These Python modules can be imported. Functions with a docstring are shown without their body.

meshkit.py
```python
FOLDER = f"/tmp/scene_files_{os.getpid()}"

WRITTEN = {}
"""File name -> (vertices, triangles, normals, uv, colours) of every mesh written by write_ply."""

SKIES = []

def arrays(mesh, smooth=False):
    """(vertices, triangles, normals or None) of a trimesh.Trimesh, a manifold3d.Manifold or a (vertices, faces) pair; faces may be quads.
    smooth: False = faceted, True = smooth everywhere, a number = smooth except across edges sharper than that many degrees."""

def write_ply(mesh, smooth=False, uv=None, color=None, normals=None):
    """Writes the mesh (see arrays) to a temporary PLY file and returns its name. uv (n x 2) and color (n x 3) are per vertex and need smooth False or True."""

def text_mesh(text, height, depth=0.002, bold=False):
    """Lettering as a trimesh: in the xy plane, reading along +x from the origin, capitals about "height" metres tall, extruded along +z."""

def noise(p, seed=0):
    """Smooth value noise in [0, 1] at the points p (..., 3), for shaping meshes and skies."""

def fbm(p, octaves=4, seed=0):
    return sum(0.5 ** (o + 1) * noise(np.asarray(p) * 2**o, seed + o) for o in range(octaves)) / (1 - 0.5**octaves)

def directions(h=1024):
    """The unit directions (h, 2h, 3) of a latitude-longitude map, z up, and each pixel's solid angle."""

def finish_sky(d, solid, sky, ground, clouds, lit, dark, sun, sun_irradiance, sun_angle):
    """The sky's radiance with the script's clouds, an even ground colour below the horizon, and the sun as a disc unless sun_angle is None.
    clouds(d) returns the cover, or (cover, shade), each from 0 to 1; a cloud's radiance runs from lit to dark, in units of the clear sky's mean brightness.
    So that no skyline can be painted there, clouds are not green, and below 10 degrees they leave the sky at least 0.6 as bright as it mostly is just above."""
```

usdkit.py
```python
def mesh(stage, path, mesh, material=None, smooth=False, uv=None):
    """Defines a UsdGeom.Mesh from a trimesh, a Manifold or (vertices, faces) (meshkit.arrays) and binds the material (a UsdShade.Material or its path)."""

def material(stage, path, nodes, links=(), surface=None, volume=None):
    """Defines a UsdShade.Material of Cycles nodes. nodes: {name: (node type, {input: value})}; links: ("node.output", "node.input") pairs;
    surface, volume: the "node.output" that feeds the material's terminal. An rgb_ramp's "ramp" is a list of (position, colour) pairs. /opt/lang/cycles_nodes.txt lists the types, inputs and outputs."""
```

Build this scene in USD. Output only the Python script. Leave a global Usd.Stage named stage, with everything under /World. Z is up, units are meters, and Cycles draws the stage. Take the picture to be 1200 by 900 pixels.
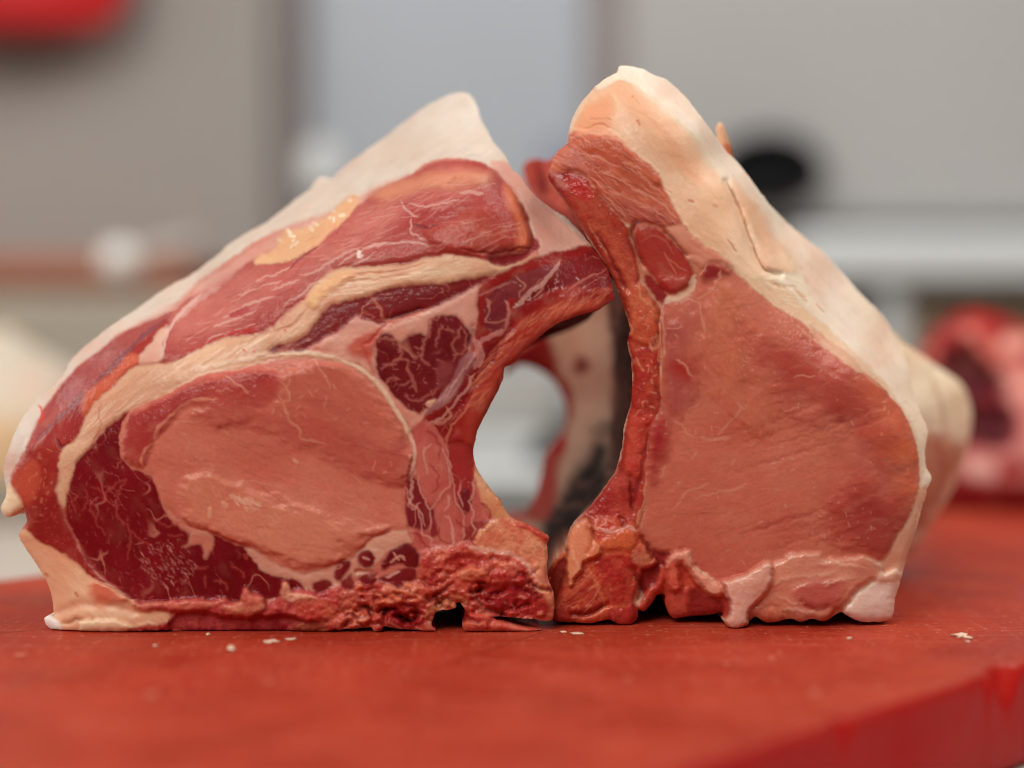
import math, numpy as np, trimesh, shapely, usdkit
from scipy import ndimage
from scipy.spatial import cKDTree
from scipy.interpolate import RBFInterpolator
from pxr import Usd, UsdGeom, UsdLux, UsdShade, Gf, Sdf, Vt

stage = Usd.Stage.CreateInMemory()
UsdGeom.SetStageUpAxis(stage, 'Z'); UsdGeom.SetStageMetersPerUnit(stage, 1.0)
UsdGeom.Xform.Define(stage, '/World'); UsdGeom.Scope.Define(stage, '/World/Looks')

# ------------------------------------------------------------------ camera, lamps, exposure
EXPOSURE = 0.06
FPX, DIST, CAMH = 2000.0, 0.6, 0.11            # focal length in picture widths of 1200, distance to the cut faces, height over the board
PITCH = math.atan(82 / FPX)
FSTOP = 2.25
cam = UsdGeom.Camera.Define(stage, '/World/camera')
cam.CreateFocalLengthAttr(60.0); cam.CreateHorizontalApertureAttr(36.0); cam.CreateVerticalApertureAttr(27.0)
cam.CreateFStopAttr(FSTOP); cam.CreateFocusDistanceAttr(0.598); cam.CreateClippingRangeAttr(Gf.Vec2f(0.01, 50))
cam.CreateExposureAttr(EXPOSURE)
cx = UsdGeom.Xformable(cam)
cx.AddTranslateOp().Set(Gf.Vec3d(0, -DIST, CAMH)); cx.AddRotateXOp().Set(90 - math.degrees(PITCH))

def rect_lamp(name, loc, target, w, h, intensity, color):
    l = UsdLux.RectLight.Define(stage, '/World/' + name)
    l.CreateWidthAttr(w); l.CreateHeightAttr(h); l.CreateIntensityAttr(intensity); l.CreateColorAttr(Gf.Vec3f(*color)); l.CreateNormalizeAttr(False)
    z = np.array(loc, float) - np.array(target, float); z /= np.linalg.norm(z)
    up = np.array([0, 1, 0.]) if abs(z[2]) > .9 else np.array([0, 0, 1.])
    x = np.cross(up, z); x /= np.linalg.norm(x); y = np.cross(z, x)
    m = Gf.Matrix4d(*x, 0, *y, 0, *z, 0, *map(float, loc), 1)
    UsdGeom.Xformable(l).AddTransformOp().Set(m)
rect_lamp('ceiling_lamp', (0.95, 0.1, 1.45), (0.05, 0.05, 0.05), 1.2, 1.0, 4.0, (1.0, 0.95, 0.88))
rect_lamp('window_lamp', (-0.75, -1.35, 1.55), (0.0, 0.0, 0.08), 1.5, 1.1, 7.7, (1.0, 0.96, 0.91))
rect_lamp('cavity_fill', (-1.5, 0.62, 0.62), (0.05, 0.12, 0.09), 0.9, 0.7, 3.0, (1.0, 0.96, 0.91))  # unseen lamp added to brighten the inner wall of the cavity
rect_lamp('background_fill', (0.1, 0.3, 1.35), (0.0, 1.5, 0.1), 2.6, 0.5, 2.5, (0.95, 0.98, 1.0))  # unseen lamp added to light the background

# ------------------------------------------------------------------ helpers
def lin(c):
    c = np.asarray(c, float) / 255.0
    return np.where(c <= 0.04045, c / 12.92, ((c + 0.055) / 1.055) ** 2.4)
def P(u, v, y):
    """A point of the place from its bearing and its depth y behind the plane of the cut faces."""
    u, v, y = np.broadcast_arrays(np.asarray(u, float), np.asarray(v, float), np.asarray(y, float))
    a, b = (u - 600) / FPX, (450 - v) / FPX
    dy, dz = math.cos(PITCH) + math.sin(PITCH) * b, -math.sin(PITCH) + math.cos(PITCH) * b
    t = (y + DIST) / dy
    return np.stack([a * t, y, CAMH + dz * t], -1)
def board_y(v):
    b = (450 - v) / FPX
    return -CAMH / (-math.sin(PITCH) + math.cos(PITCH) * b) * (math.cos(PITCH) + math.sin(PITCH) * b) - DIST
def sstep(a, b, x):
    t = np.clip((x - a) / (b - a), 0, 1); return t * t * (3 - 2 * t)
_tab = np.random.default_rng(7).random((256, 256))
def fbm(U, V, scale, octv=3, seed=0, ang=0.0, stretch=1.0):
    c, s = math.cos(math.radians(ang)), math.sin(math.radians(ang))
    x, y = (U * c + V * s) / (scale * stretch) + seed * 17.31, (-U * s + V * c) / scale + seed * 9.77
    out, amp, tot = 0, 1.0, 0.0
    for o in range(octv):
        i, j = np.floor(x).astype(int), np.floor(y).astype(int); tx, ty = x - i, y - j
        tx, ty = tx * tx * (3 - 2 * tx), ty * ty * (3 - 2 * ty)
        g = lambda a, b: _tab[a & 255, b & 255]
        out = out + amp * ((g(i, j) * (1 - tx) + g(i + 1, j) * tx) * (1 - ty) + (g(i, j + 1) * (1 - tx) + g(i + 1, j + 1) * tx) * ty - .5)
        tot += amp * .5; amp *= .5; x, y = x * 2.03 + 5.1, y * 2.03 + 3.7
    return out / tot
def curve(pts, closed=True, n=8, wob=0.0, seed=0):
    p = np.asarray(pts, float); k = len(p)
    g = (lambda i: p[np.arange(i, i + k) % k]) if closed else (lambda i: p[np.clip(np.arange(i, i + k - 1), 0, k - 1)])
    a, b, c, d = g(-1), g(0), g(1), g(2)
    out = []
    for t in np.arange(n) / n:
        out.append(.5 * (2 * b + (c - a) * t + (2 * a - 5 * b + 4 * c - d) * t * t + (3 * b - a - 3 * c + d) * t ** 3))
    q = np.stack(out, 1).reshape(-1, 2)
    if not closed: q = np.vstack([q, p[-1]])
    if wob:
        q = q + wob * np.stack([fbm(q[:, 0], q[:, 1], 9, 3, seed + 3), fbm(q[:, 0], q[:, 1], 9, 3, seed + 8)], 1)
    return q
def ragged(q, amp, scale, seed=0):
    """A torn outline: resampled every pixel and pushed about."""
    l = shapely.LinearRing(q); s = np.arange(0, l.length, 1.0); r = shapely.get_coordinates(l.interpolate(s))
    return r + amp * np.stack([fbm(r[:, 0], r[:, 1], scale, 3, seed + 1), fbm(r[:, 0], r[:, 1], scale, 3, seed + 2)], 1)

MATS = {}
def M(name): return MATS[name]
def mat(name, nodes, links, surface='p.BSDF'):
    MATS[name] = usdkit.material(stage, '/World/Looks/' + name, nodes, links, surface=surface); return MATS[name]
def plain(name, col, rough=.5, metallic=0.0, var=.12, scale=20, bump=.0, spec=.5):
    c = lin(col)
    n = {'g': ('geometry', {}), 'n': ('noise_texture', {'scale': scale, 'detail': 5, 'roughness': .6}), 'r': ('rgb_ramp', {'ramp': [(.25, c * (1 - var)), (.75, np.minimum(c * (1 + var), .95))]}),
         'p': ('principled_bsdf', {'roughness': rough, 'metallic': metallic, 'specular_ior_level': spec})}
    l = [('g.position', 'n.vector'), ('n.fac', 'r.fac'), ('r.color', 'p.base_color')]
    if bump:
        n['b'] = ('bump', {'distance': bump, 'strength': 1.0}); l += [('n.fac', 'b.height'), ('b.normal', 'p.normal')]
    return mat(name, n, l)
def meat_mat(name, r0, r1, bump, bscale, sss=0.0, coat=0.0, spec=.5):
    n = {'a': ('attribute', {'attribute': 'albedo'}), 'g': ('geometry', {}),
         'n1': ('noise_texture', {'scale': bscale, 'detail': 4, 'roughness': .65}), 'n2': ('noise_texture', {'scale': 160, 'detail': 3, 'roughness': .6}),
         'mr': ('map_range', {'from_min': .38, 'from_max': .62, 'to_min': r0, 'to_max': r1}), 'b': ('bump', {'distance': bump, 'strength': 1.0}), 'n3': ('noise_texture', {'scale': 430, 'detail': 2, 'roughness': .6}), 'b3': ('bump', {'distance': .0006, 'strength': 1.0}),
         'p': ('principled_bsdf', {'specular_ior_level': spec, 'coat_weight': coat, 'coat_roughness': .09, 'subsurface_weight': sss, 'subsurface_scale': .0022, 'subsurface_radius': (1.0, .35, .22), 'subsurface_method': 'burley'})}
    l = [('a.color', 'p.base_color'), ('g.position', 'n1.vector'), ('g.position', 'n2.vector'), ('n2.fac', 'mr.value'), ('mr.result', 'p.roughness'), ('n1.fac', 'b.height'), ('b.normal', 'p.normal'), ('g.position', 'n3.vector'), ('n3.fac', 'b3.height'), ('b3.normal', 'p.coat_normal')]
    return mat(name, n, l)

NAMES = {}
def numbered(parent, name):
    k = NAMES.get((parent, name), 0); NAMES[(parent, name)] = k + 1
    return f'{parent}/{name}' + (f'_{k:03d}' if k else '')
def tag(prim, label=None, cat=None, group=None, kind=None):
    for k, t in (('label', label), ('category', cat), ('group', group), ('kind', kind)):
        if t: prim.SetCustomDataByKey(k, t)
    return prim
def thing(name, label, cat, loc=(0, 0, 0), group=None):
    x = UsdGeom.Xform.Define(stage, numbered('/World', name)); x.AddTranslateOp().Set(Gf.Vec3d(*map(float, loc)))
    return tag(x.GetPrim(), label, cat, group)
def origin(parent):
    o = UsdGeom.Xformable(parent).GetOrderedXformOps()
    return np.array(o[0].Get()) if o else np.zeros(3)
def put(parent, name, v, f, n, col, material):
    """One mesh with normals and a colour of its own at every vertex."""
    base = origin(parent) if parent else np.zeros(3)
    m = UsdGeom.Mesh.Define(stage, numbered(str(parent.GetPath()) if parent else '/World', name))
    m.CreatePointsAttr(Vt.Vec3fArray.FromNumpy((v - base).astype(np.float32)))
    m.CreateFaceVertexCountsAttr(Vt.IntArray.FromNumpy(np.full(len(f), 3, np.int32)))
    m.CreateFaceVertexIndicesAttr(Vt.IntArray.FromNumpy(np.ascontiguousarray(f, np.int32).ravel()))
    m.CreateSubdivisionSchemeAttr('none')
    if n is not None:
        m.CreateNormalsAttr(Vt.Vec3fArray.FromNumpy(n.astype(np.float32))); m.SetNormalsInterpolation('vertex')
    if col is not None:
        UsdGeom.PrimvarsAPI(m).CreatePrimvar('albedo', Sdf.ValueTypeNames.Color3fArray, 'vertex').Set(Vt.Vec3fArray.FromNumpy(col.astype(np.float32)))
    UsdShade.MaterialBindingAPI.Apply(m.GetPrim()).Bind(M(material))
    return m.GetPrim()
def obj(name, mesh, material, parent=None, smooth=30):
    if parent:
        v, f = np.array(mesh.vertices) - origin(parent), np.array(mesh.faces)
        mesh = trimesh.Trimesh(v, f, process=False)
    return usdkit.mesh(stage, numbered(str(parent.GetPath()) if parent else '/World', name), mesh, M(material), smooth=smooth).GetPrim()
def vnormals(v, f):
    fn = np.cross(v[f[:, 1]] - v[f[:, 0]], v[f[:, 2]] - v[f[:, 0]]); n = np.zeros_like(v)
    for k in range(3):
        for c in range(3): n[:, c] += np.bincount(f[:, k], fn[:, c], len(v))
    return n / np.maximum(np.linalg.norm(n, axis=1, keepdims=True), 1e-20)
def bx(lo, hi, r=.004):
    """A box with chamfered edges."""
    lo, hi = np.minimum(lo, hi), np.maximum(lo, hi); r = min(r, .45 * (hi - lo).min()); pts = []
    for k in range(3):
        s = np.full(3, r); s[k] = 0
        for i in np.ndindex(2, 2, 2):
            pts.append(np.where(np.array(i), hi - s, lo + s))
    return trimesh.convex.convex_hull(np.array(pts))
def lathe(profile, n=40):
    return trimesh.creation.revolve(np.asarray(profile, float), sections=n)

# colours of fat, muscle and so on, as the materials have them (sRGB)
WHITE_FAT, CREAM, PINK_FAT = (236, 220, 202), (226, 184, 148), (222, 150, 122)

RELIEF = .25
class Cut:
    """A piece of meat: a finely gridded front with muscles, fat and bone told apart and standing proud or recessed, and a body behind it."""
    def __init__(s, outline, macro, ground=None, step=1.0, roll=(2.5, 6.0), seed=0):
        s.out = np.asarray(outline, float); s.poly = shapely.Polygon(s.out).buffer(0); s.step = step; s.seed = seed; s.k = 0; s.lift = 0
        u0, v0 = np.floor(s.out.min(0)) - 4; u1, v1 = np.ceil(s.out.max(0)) + 4
        s.u0, s.v0 = u0, v0
        s.V, s.U = np.meshgrid(np.arange(v0, v1, step), np.arange(u0, u1, step), indexing='ij')
        shapely.prepare(s.poly); s.inside = shapely.contains_xy(s.poly, s.U, s.V)
        sh = s.U.shape; s.rel = np.zeros(sh); s.col = np.zeros(sh + (3,)); s.lab = np.full(sh, -1); s.parts = []
        m = np.asarray(macro, float); c = 8
        gv, gu = np.arange(v0, v1 + c, c), np.arange(u0, u1 + c, c); G = np.stack(np.meshgrid(gu, gv), -1)
        r = RBFInterpolator(m[:, :2] / 100, m[:, 2], kernel='linear', smoothing=.05)(G.reshape(-1, 2) / 100).reshape(len(gv), len(gu))
        r = ndimage.gaussian_filter(r, 1.6)
        s.mac = ndimage.map_coordinates(r, [(s.V - v0) / c, (s.U - u0) / c], order=3, mode='nearest')
        e = ndimage.gaussian_filter(ndimage.distance_transform_edt(s.inside) * step, 1.5)
        s.edge = roll[0] * np.exp(-e / roll[1]); s.ground = ground
    def part(s, name, material, label=None):
        for i, p in enumerate(s.parts):
            if p == (name, material, label): return i
        s.parts.append((name, material, label)); return len(s.parts) - 1
    def win(s, q, pad):
        a = np.clip(((q.min(0) - pad - (s.u0, s.v0)) / s.step).astype(int), 0, None); b = ((q.max(0) + pad - (s.u0, s.v0)) / s.step).astype(int) + 1
        return np.s_[a[1]:b[1], a[0]:b[0]]
    def tex(s, kind, U, V, col, col2, ang, seed, amp=1.0):
        c1, c2 = lin(col), lin(col2 if col2 is not None else col); one = lambda x: x[..., None]
        if kind in ('muscle', 'marble'):
            f, g, h = fbm(U, V, 3.0, 3, seed, ang, 3.5), fbm(U, V, 55, 3, seed + 1), fbm(U, V, 16, 3, seed + 5, ang, 2.2)
            t = np.clip(.5 + .75 * g + .25 * h, 0, 1) if col2 is not None else 0 * g
            mo = np.clip(fbm(U, V, 13, 3, seed + 30, ang, 1.6) - .12, 0, 1) * .35 * amp; c = (c1 + (c2 - c1) * one(t)) * one(1 + amp * (.06 * f + .07 * h + .05 * g + .07 * fbm(U, V, 2.6, 2, seed + 31))); c = c + (lin((216, 146, 120)) - c) * one(mo if kind == 'muscle' else mo * .3)
            rel = .035 * f + .22 * fbm(U, V, 34, 2, seed + 2) + .12 * h + .03 * fbm(U, V, 2.6, 2, seed + 3)
            if kind == 'marble':
                wu, wv = U + 7 * fbm(U, V, 18, 2, seed + 20), V + 7 * fbm(U, V, 18, 2, seed + 21)
                r = 1 - np.abs(fbm(wu, wv, 26, 2, seed + 9, ang, 2.2)) * 3.2
                m = sstep(.80, 1.0, r) * sstep(-.15, .35, fbm(U, V, 40, 2, seed + 11)) * .55
                r2 = 1 - np.abs(fbm(wu, wv, 11, 2, seed + 13, ang, 2.5)) * 3.2
                m = np.maximum(m, sstep(.86, 1.0, r2) * sstep(.05, .4, fbm(U, V, 30, 2, seed + 15)) * .4)
                c = c + (lin((216, 140, 118)) - c) * one(m); rel = rel - .08 * m
            return c, rel
        if kind == 'fat':
            g, f = fbm(U, V, 48, 3, seed), fbm(U, V, 4, 3, seed + 1, ang, 8); h = fbm(U, V, 14, 3, seed + 4, ang, 2)
            c = (c1 + (c2 - c1) * one(np.clip(.45 + .8 * g + .25 * h, 0, 1))) * one(1 + amp * (.045 * f + .04 * h + .025 * fbm(U, V, 2.6, 2, seed + 9))); c = c + (lin((226, 140, 112)) - c) * one(amp * .5 * np.clip(fbm(U, V, 30, 4, seed + 7, ang, 1.6) - .08, 0, 1))
            cr = sstep(.8, 1.0, 1 - np.abs(fbm(U + 6 * h, V + 6 * g, 34, 2, seed + 40, ang, 3.0)) * 3.0) * np.clip(.3 + fbm(U, V, 60, 2, seed + 41), 0, 1)
            c = c * one(1 - .04 * cr * amp)
            return c, .42 * fbm(U, V, 30, 3, seed + 2, ang, 1.8) + .14 * h + .06 * f + .12 * cr + .05 * fbm(U, V, 3, 2, seed + 42)
        if kind == 'rough':
            a, b, d = fbm(U, V, 15, 3, seed), fbm(U, V, 5.5, 3, seed + 1), fbm(U, V, 30, 2, seed + 2)
            c = c1 + (c2 - c1) * one(np.clip(.5 + .8 * a + .45 * b + .4 * d, 0, 1)); c = c * one(1 + .16 * fbm(U, V, 3, 2, seed + 3) - .25 * np.clip(fbm(U, V, 9, 3, seed + 6) - .1, 0, 1))
            return c, amp * (.5 * a + .34 * b + .2 * fbm(U, V, 2.6, 2, seed + 4) + .4 * d)
        raise ValueError(kind)
    def reg(s, part, material, pts, col, col2=None, tex='muscle', off=0.0, dome=0.0, dr=22, soft=2.2, ds=4.5, wob=1.8, ang=0, amp=1.0, rag=None, smooth=True, label=None, tilt=None, only=None):
        s.k += 1; sd0 = s.seed + s.k * 7
        q = curve(pts, n=8, wob=wob, seed=sd0) if smooth else np.asarray(pts, float)
        if rag: q = ragged(q, rag[0], rag[1], sd0)
        w = s.win(q, 14 + soft); U, V = s.U[w], s.V[w]
        pg = shapely.Polygon(q).buffer(0); shapely.prepare(pg); i = shapely.contains_xy(pg, U, V)
        if not i.any(): return
        sd = np.where(i, ndimage.distance_transform_edt(i) - .5, .5 - ndimage.distance_transform_edt(~i)) * s.step
        sd = ndimage.gaussian_filter(sd, 1.3 / s.step ** .5)
        if soft >= 4: sd = sd + soft * (.8 * fbm(U, V, 22, 3, sd0 + 60, ang, 1.5) + .2 * fbm(U, V, 5, 2, sd0 + 61, ang, 2))
        else: sd = sd + 1.5 * fbm(U, V, 7, 3, sd0 + 62) + .3 * fbm(U, V, 2.6, 1, sd0 + 63)
        a, ad = sstep(-soft, soft, sd), sstep(-max(ds, .6 * soft), max(ds, .6 * soft), sd)
        if only is not None:
            ok = np.isin(s.lab[w], [s.parts.index(p) for p in s.parts if p[0] in only]); a, ad, i = a * ok, ad * ok, i & ok
        c, rel = s.tex(tex, U, V, col, col2, ang, sd0, amp)
        rel = rel + .7 * off - RELIEF * dome * (1 - np.exp(-np.maximum(sd, 0) / dr))
        if tilt: rel = rel + tilt[0] * (U - q[:, 0].mean()) / 100 + tilt[1] * (V - q[:, 1].mean()) / 100
        s.rel[w] += (rel - s.rel[w]) * ad; s.col[w] += (c - s.col[w]) * a[..., None]
        if part is not None: s.lab[w] = np.where(i, s.part(part, material, label), s.lab[w])
    def line(s, pts, w=2.0, col=(222, 160, 135), a=.8, dz=-.08, taper=True, wob=2.0, soft=1.0, smooth=True, dw=None):
        s.k += 1
        q = curve(pts, closed=False, n=10) if smooth and len(pts) > 2 else np.asarray(pts, float)
        L = shapely.LineString(q); t = np.arange(0, L.length, .5); r = shapely.get_coordinates(shapely.line_interpolate_point(L, t))
        if wob: r = r + wob * np.stack([fbm(r[:, 0], r[:, 1], 8, 3, s.k), fbm(r[:, 0], r[:, 1], 8, 3, s.k + 50)], 1)
        wd = np.full(len(r), w) * (1 + .45 * fbm(t, t * 0, 9, 2, s.k))
        if taper: x = t / max(t[-1], 1); wd = wd * np.clip(np.minimum(x, 1 - x) * 6 + .25, 0, 1)
        wi = s.win(r, 10 + w); U, V = s.U[wi], s.V[wi]
        if not U.size: return
        d, k = cKDTree(r).query(np.stack([U, V], -1).reshape(-1, 2)); d, hw = d.reshape(U.shape), wd[k].reshape(U.shape) / 2
        m = sstep(hw + soft, np.maximum(hw - soft, -soft * .3), d) if False else 1 - sstep(np.maximum(hw - soft, 0), hw + soft, d)
        m = m * np.minimum(1, hw / (.6 * w / 2) + .2)
        if col is not None: s.col[wi] += (lin(col) - s.col[wi]) * (a * m)[..., None]
        if dz < 0: dz = .3 * dz
        if dz: s.rel[wi] += dz * (m if dw is None else np.exp(-(d / dw) ** 2))
    def spots(s, n, pts, col, r=(.8, 2.0), a=.7, seed=0, dz=-.1):
        rng = np.random.default_rng(seed + 100); pg = shapely.Polygon(curve(pts)).buffer(0); b = pg.bounds
        while n > 0:
            p = rng.uniform(b[:2], b[2:])
            if not pg.contains(shapely.Point(p)): continue
            an, l = rng.uniform(0, math.pi), rng.uniform(.5, 3.0); d = np.array([math.cos(an), math.sin(an)]) * l
            s.line([p - d, p + d], rng.uniform(*r) * 2, col, a * rng.uniform(.4, 1), dz, taper=False, wob=.5, smooth=False); n -= 1
    def grain(s, pts, n, length, ang, col, w=.8, a=.5, seed=0, spread=12):
        """Short strands lying along the fibres."""
        rng = np.random.default_rng(seed + 500); pg = shapely.Polygon(curve(pts)).buffer(0); b = pg.bounds
        while n > 0:
            p = rng.uniform(b[:2], b[2:])
            if not pg.contains(shapely.Point(p)): continue
            an, l = math.radians(ang + rng.normal(0, spread)), length * rng.uniform(.4, 1.3) / 2; d = np.array([math.cos(an), math.sin(an)]) * l
            s.line([p - d, p + d * .2 + rng.normal(0, .6, 2), p + d], w * rng.uniform(.7, 1.4), col, a * rng.uniform(.4, 1), -.05, wob=1.0); n -= 1
    def tidy(s, ins, least=60):
        """Every patch that stands apart becomes a part of its own; scraps go to their neighbour."""
        out, parts = np.full(s.lab.shape, -1), []; on = np.zeros(s.lab.shape, bool); on[:-1, :-1] = ins
        for k, p in enumerate(s.parts):
            comp, n = ndimage.label((s.lab == k) & on); size = np.bincount(comp.ravel(), minlength=n + 1)
            vis = size
            for c in range(1, n + 1):
                if vis[c] >= least: out[comp == c] = len(parts); parts.append(p)
        bad = out < 0; i = ndimage.distance_transform_edt(bad, return_distances=False, return_indices=True)
        s.lab, s.parts = out[tuple(i)], parts
    def build(s, parent, body=None, back=.13, shrink=.86, body_col=WHITE_FAT, ctr=None, rings=7, inner=None, shell=0):
        rel = ndimage.gaussian_filter(s.rel, .6) + s.edge
        y = (s.mac + rel) / 1000 + (0 if s.ground is None else s.ground)
        U, V = s.U.copy(), s.V.copy()
        ins = shapely.contains_xy(s.poly, s.U[:-1, :-1] + s.step / 2, s.V[:-1, :-1] + s.step / 2)
        ins = ndimage.binary_opening(ins, np.ones((2, 2)))
        s.tidy(ins); H, W = U.shape; idx = np.arange(H * W).reshape(H, W)
        ci, cj = np.nonzero(ins); a, b, c, d = idx[ci, cj], idx[ci, cj + 1], idx[ci + 1, cj + 1], idx[ci + 1, cj]
        F = np.stack([np.stack([a, d, c], 1), np.stack([a, c, b], 1)], 1)       # seen from -y
        lab = np.repeat(s.lab[ci, cj], 2); F = F.reshape(-1, 3)
        # border edges
        E = np.vstack([F[:, [0, 1]], F[:, [1, 2]], F[:, [2, 0]]]); key = E[:, 0] * (H * W) + E[:, 1]; rkey = E[:, 1] * (H * W) + E[:, 0]
        be = E[~np.isin(key, rkey)]; bv = np.unique(be)
        ring = s.poly.exterior; pts = shapely.points(U.ravel()[bv], V.ravel()[bv])
        q = shapely.get_coordinates(shapely.line_interpolate_point(ring, shapely.line_locate_point(ring, pts)))
        far = np.hypot(q[:, 0] - U.ravel()[bv], q[:, 1] - V.ravel()[bv]) > 2.5; q[far] = np.stack([U.ravel()[bv], V.ravel()[bv]], 1)[far]
        U.ravel()[bv], V.ravel()[bv] = q[:, 0], q[:, 1]
        X = P(U, V, y).reshape(-1, 3); X[:, 2] = np.maximum(X[:, 2], .0004)
        if s.ground is None: X[:, 2] = X[:, 2]
        N = vnormals(X, F); C = s.col.reshape(-1, 3)
        for k, (name, material, label) in enumerate(s.parts):
            f = F[lab == k]
            if not len(f): continue
            u, inv = np.unique(f, return_inverse=True)
            tag(put(parent, name, X[u], inv.reshape(-1, 3), N[u], C[u], material), label)
        if shell:
            f = F; u, inv = np.unique(f, return_inverse=True); inv = inv.reshape(-1, 3); m = len(u); pos = np.full(H * W, -1); pos[u] = np.arange(m); e = pos[be]
            vb = X[u] + (0, shell, 0); vs = np.vstack([X[u], vb]); fs = np.vstack([inv[:, ::-1] + m, np.stack([e[:, 1], e[:, 0], e[:, 0] + m], 1), np.stack([e[:, 1], e[:, 0] + m, e[:, 1] + m], 1)])
            put(parent, body[0], vs, fs, vnormals(vs, fs), np.vstack([C[u], np.tile(lin(body_col), (m, 1))]), body[1]); return
        if body:
            name, material = body; m = len(bv); pos = np.full(H * W, -1); pos[bv] = np.arange(m); e = pos[be]
            x0 = X[bv]; ctr = x0.mean(0) if ctr is None else np.asarray(ctr, float); yb = ctr[1] * 0 + np.max(x0[:, 1]) * .3 + back
            vs, cs = [], []; cb = C[bv]; bc = np.tile(lin(body_col), (m, 1)); inn = np.zeros(m)
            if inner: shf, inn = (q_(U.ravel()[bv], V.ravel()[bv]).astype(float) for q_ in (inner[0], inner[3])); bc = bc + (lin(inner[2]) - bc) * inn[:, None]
            for t in np.linspace(0, 1, rings):
                k = 1 - (1 - shrink) * t ** 1.5; r = x0.copy()
                r[:, 0] = ctr[0] + (x0[:, 0] - ctr[0]) * k; r[:, 2] = x0[:, 2] * k if s.ground is None or True else r[:, 2]
                r[:, 1] = x0[:, 1] + (np.maximum(yb, x0[:, 1] + .01) - x0[:, 1]) * t
                if inner: r[:, 0] += inner[1] * t ** .6 * shf
                r[:, 2] += .0025 * t * fbm(r[:, 0] * 900, r[:, 1] * 900, 18, 3, 5); r[:, 2] = np.maximum(r[:, 2], .0003)
                vs.append(r); w = min(1, t * 4); cs.append(cb * (1 - w) + bc * w)
            apex = vs[-1].mean(0) + (0, .012, 0); vs.append(apex[None]); cs.append(lin(body_col)[None])
            f = []
            for k in range(rings - 1):
                o = k * m; f += [np.stack([e[:, 1] + o, e[:, 0] + o, e[:, 0] + o + m], 1), np.stack([e[:, 1] + o, e[:, 0] + o + m, e[:, 1] + o + m], 1)]
            o = (rings - 1) * m; f.append(np.stack([e[:, 1] + o, e[:, 0] + o, np.full(len(e), rings * m)], 1))
            vs, f, cs = np.vstack(vs), np.vstack(f), np.vstack(cs)
            put(parent, name, vs, f, vnormals(vs, f), cs, material)
# ------------------------------------------------------------------ materials
meat_mat('muscle_wet', .42, .6, .00016, 900, sss=.15, coat=.22, spec=.14)
meat_mat('muscle_glint', .4, .55, .00022, 1500, sss=.06, coat=.3, spec=.1)
meat_mat('fat_soft', .34, .58, .00016, 600, sss=.30, spec=.4)
meat_mat('fat_wet', .14, .34, .00022, 900, sss=.25, coat=.25)
meat_mat('bone_raw', .4, .6, .00030, 1100, sss=.2, coat=.4, spec=.15)
meat_mat('inner_membrane', .6, .8, .0002, 300, spec=.15)
meat_mat('far_meat', .6, .8, .0003, 300, spec=.2)
plain('wall_paint', (176, 171, 166), .6, var=.03, scale=3)
plain('cabinet_grey', (150, 143, 137), .6, var=.01, scale=2)
plain('door_blue_grey', (172, 177, 184), .5, var=.03, scale=4)
plain('panel_grey', (172, 169, 167), .5, var=.03, scale=3)
plain('dark_gap', (150, 140, 137), .7)
plain('white_enamel', (214, 217, 216), .4, var=.03)
plain('carton', (226, 202, 172), .7)
plain('black_plastic', (12, 13, 15), .8, spec=.2)
plain('brown_grip', (96, 70, 58), .5)
plain('red_plastic', (196, 38, 40), .3)
plain('copper_brown', (168, 104, 78), .5, var=.2, scale=14)
plain('counter_tan', (172, 159, 142), .6, var=.05)
plain('steel', (200, 196, 190), .16, metallic=1.0, var=.03)
plain('dull_grey', (196, 188, 178), .5)
plain('box_grey', (172, 169, 164), .6)
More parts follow.
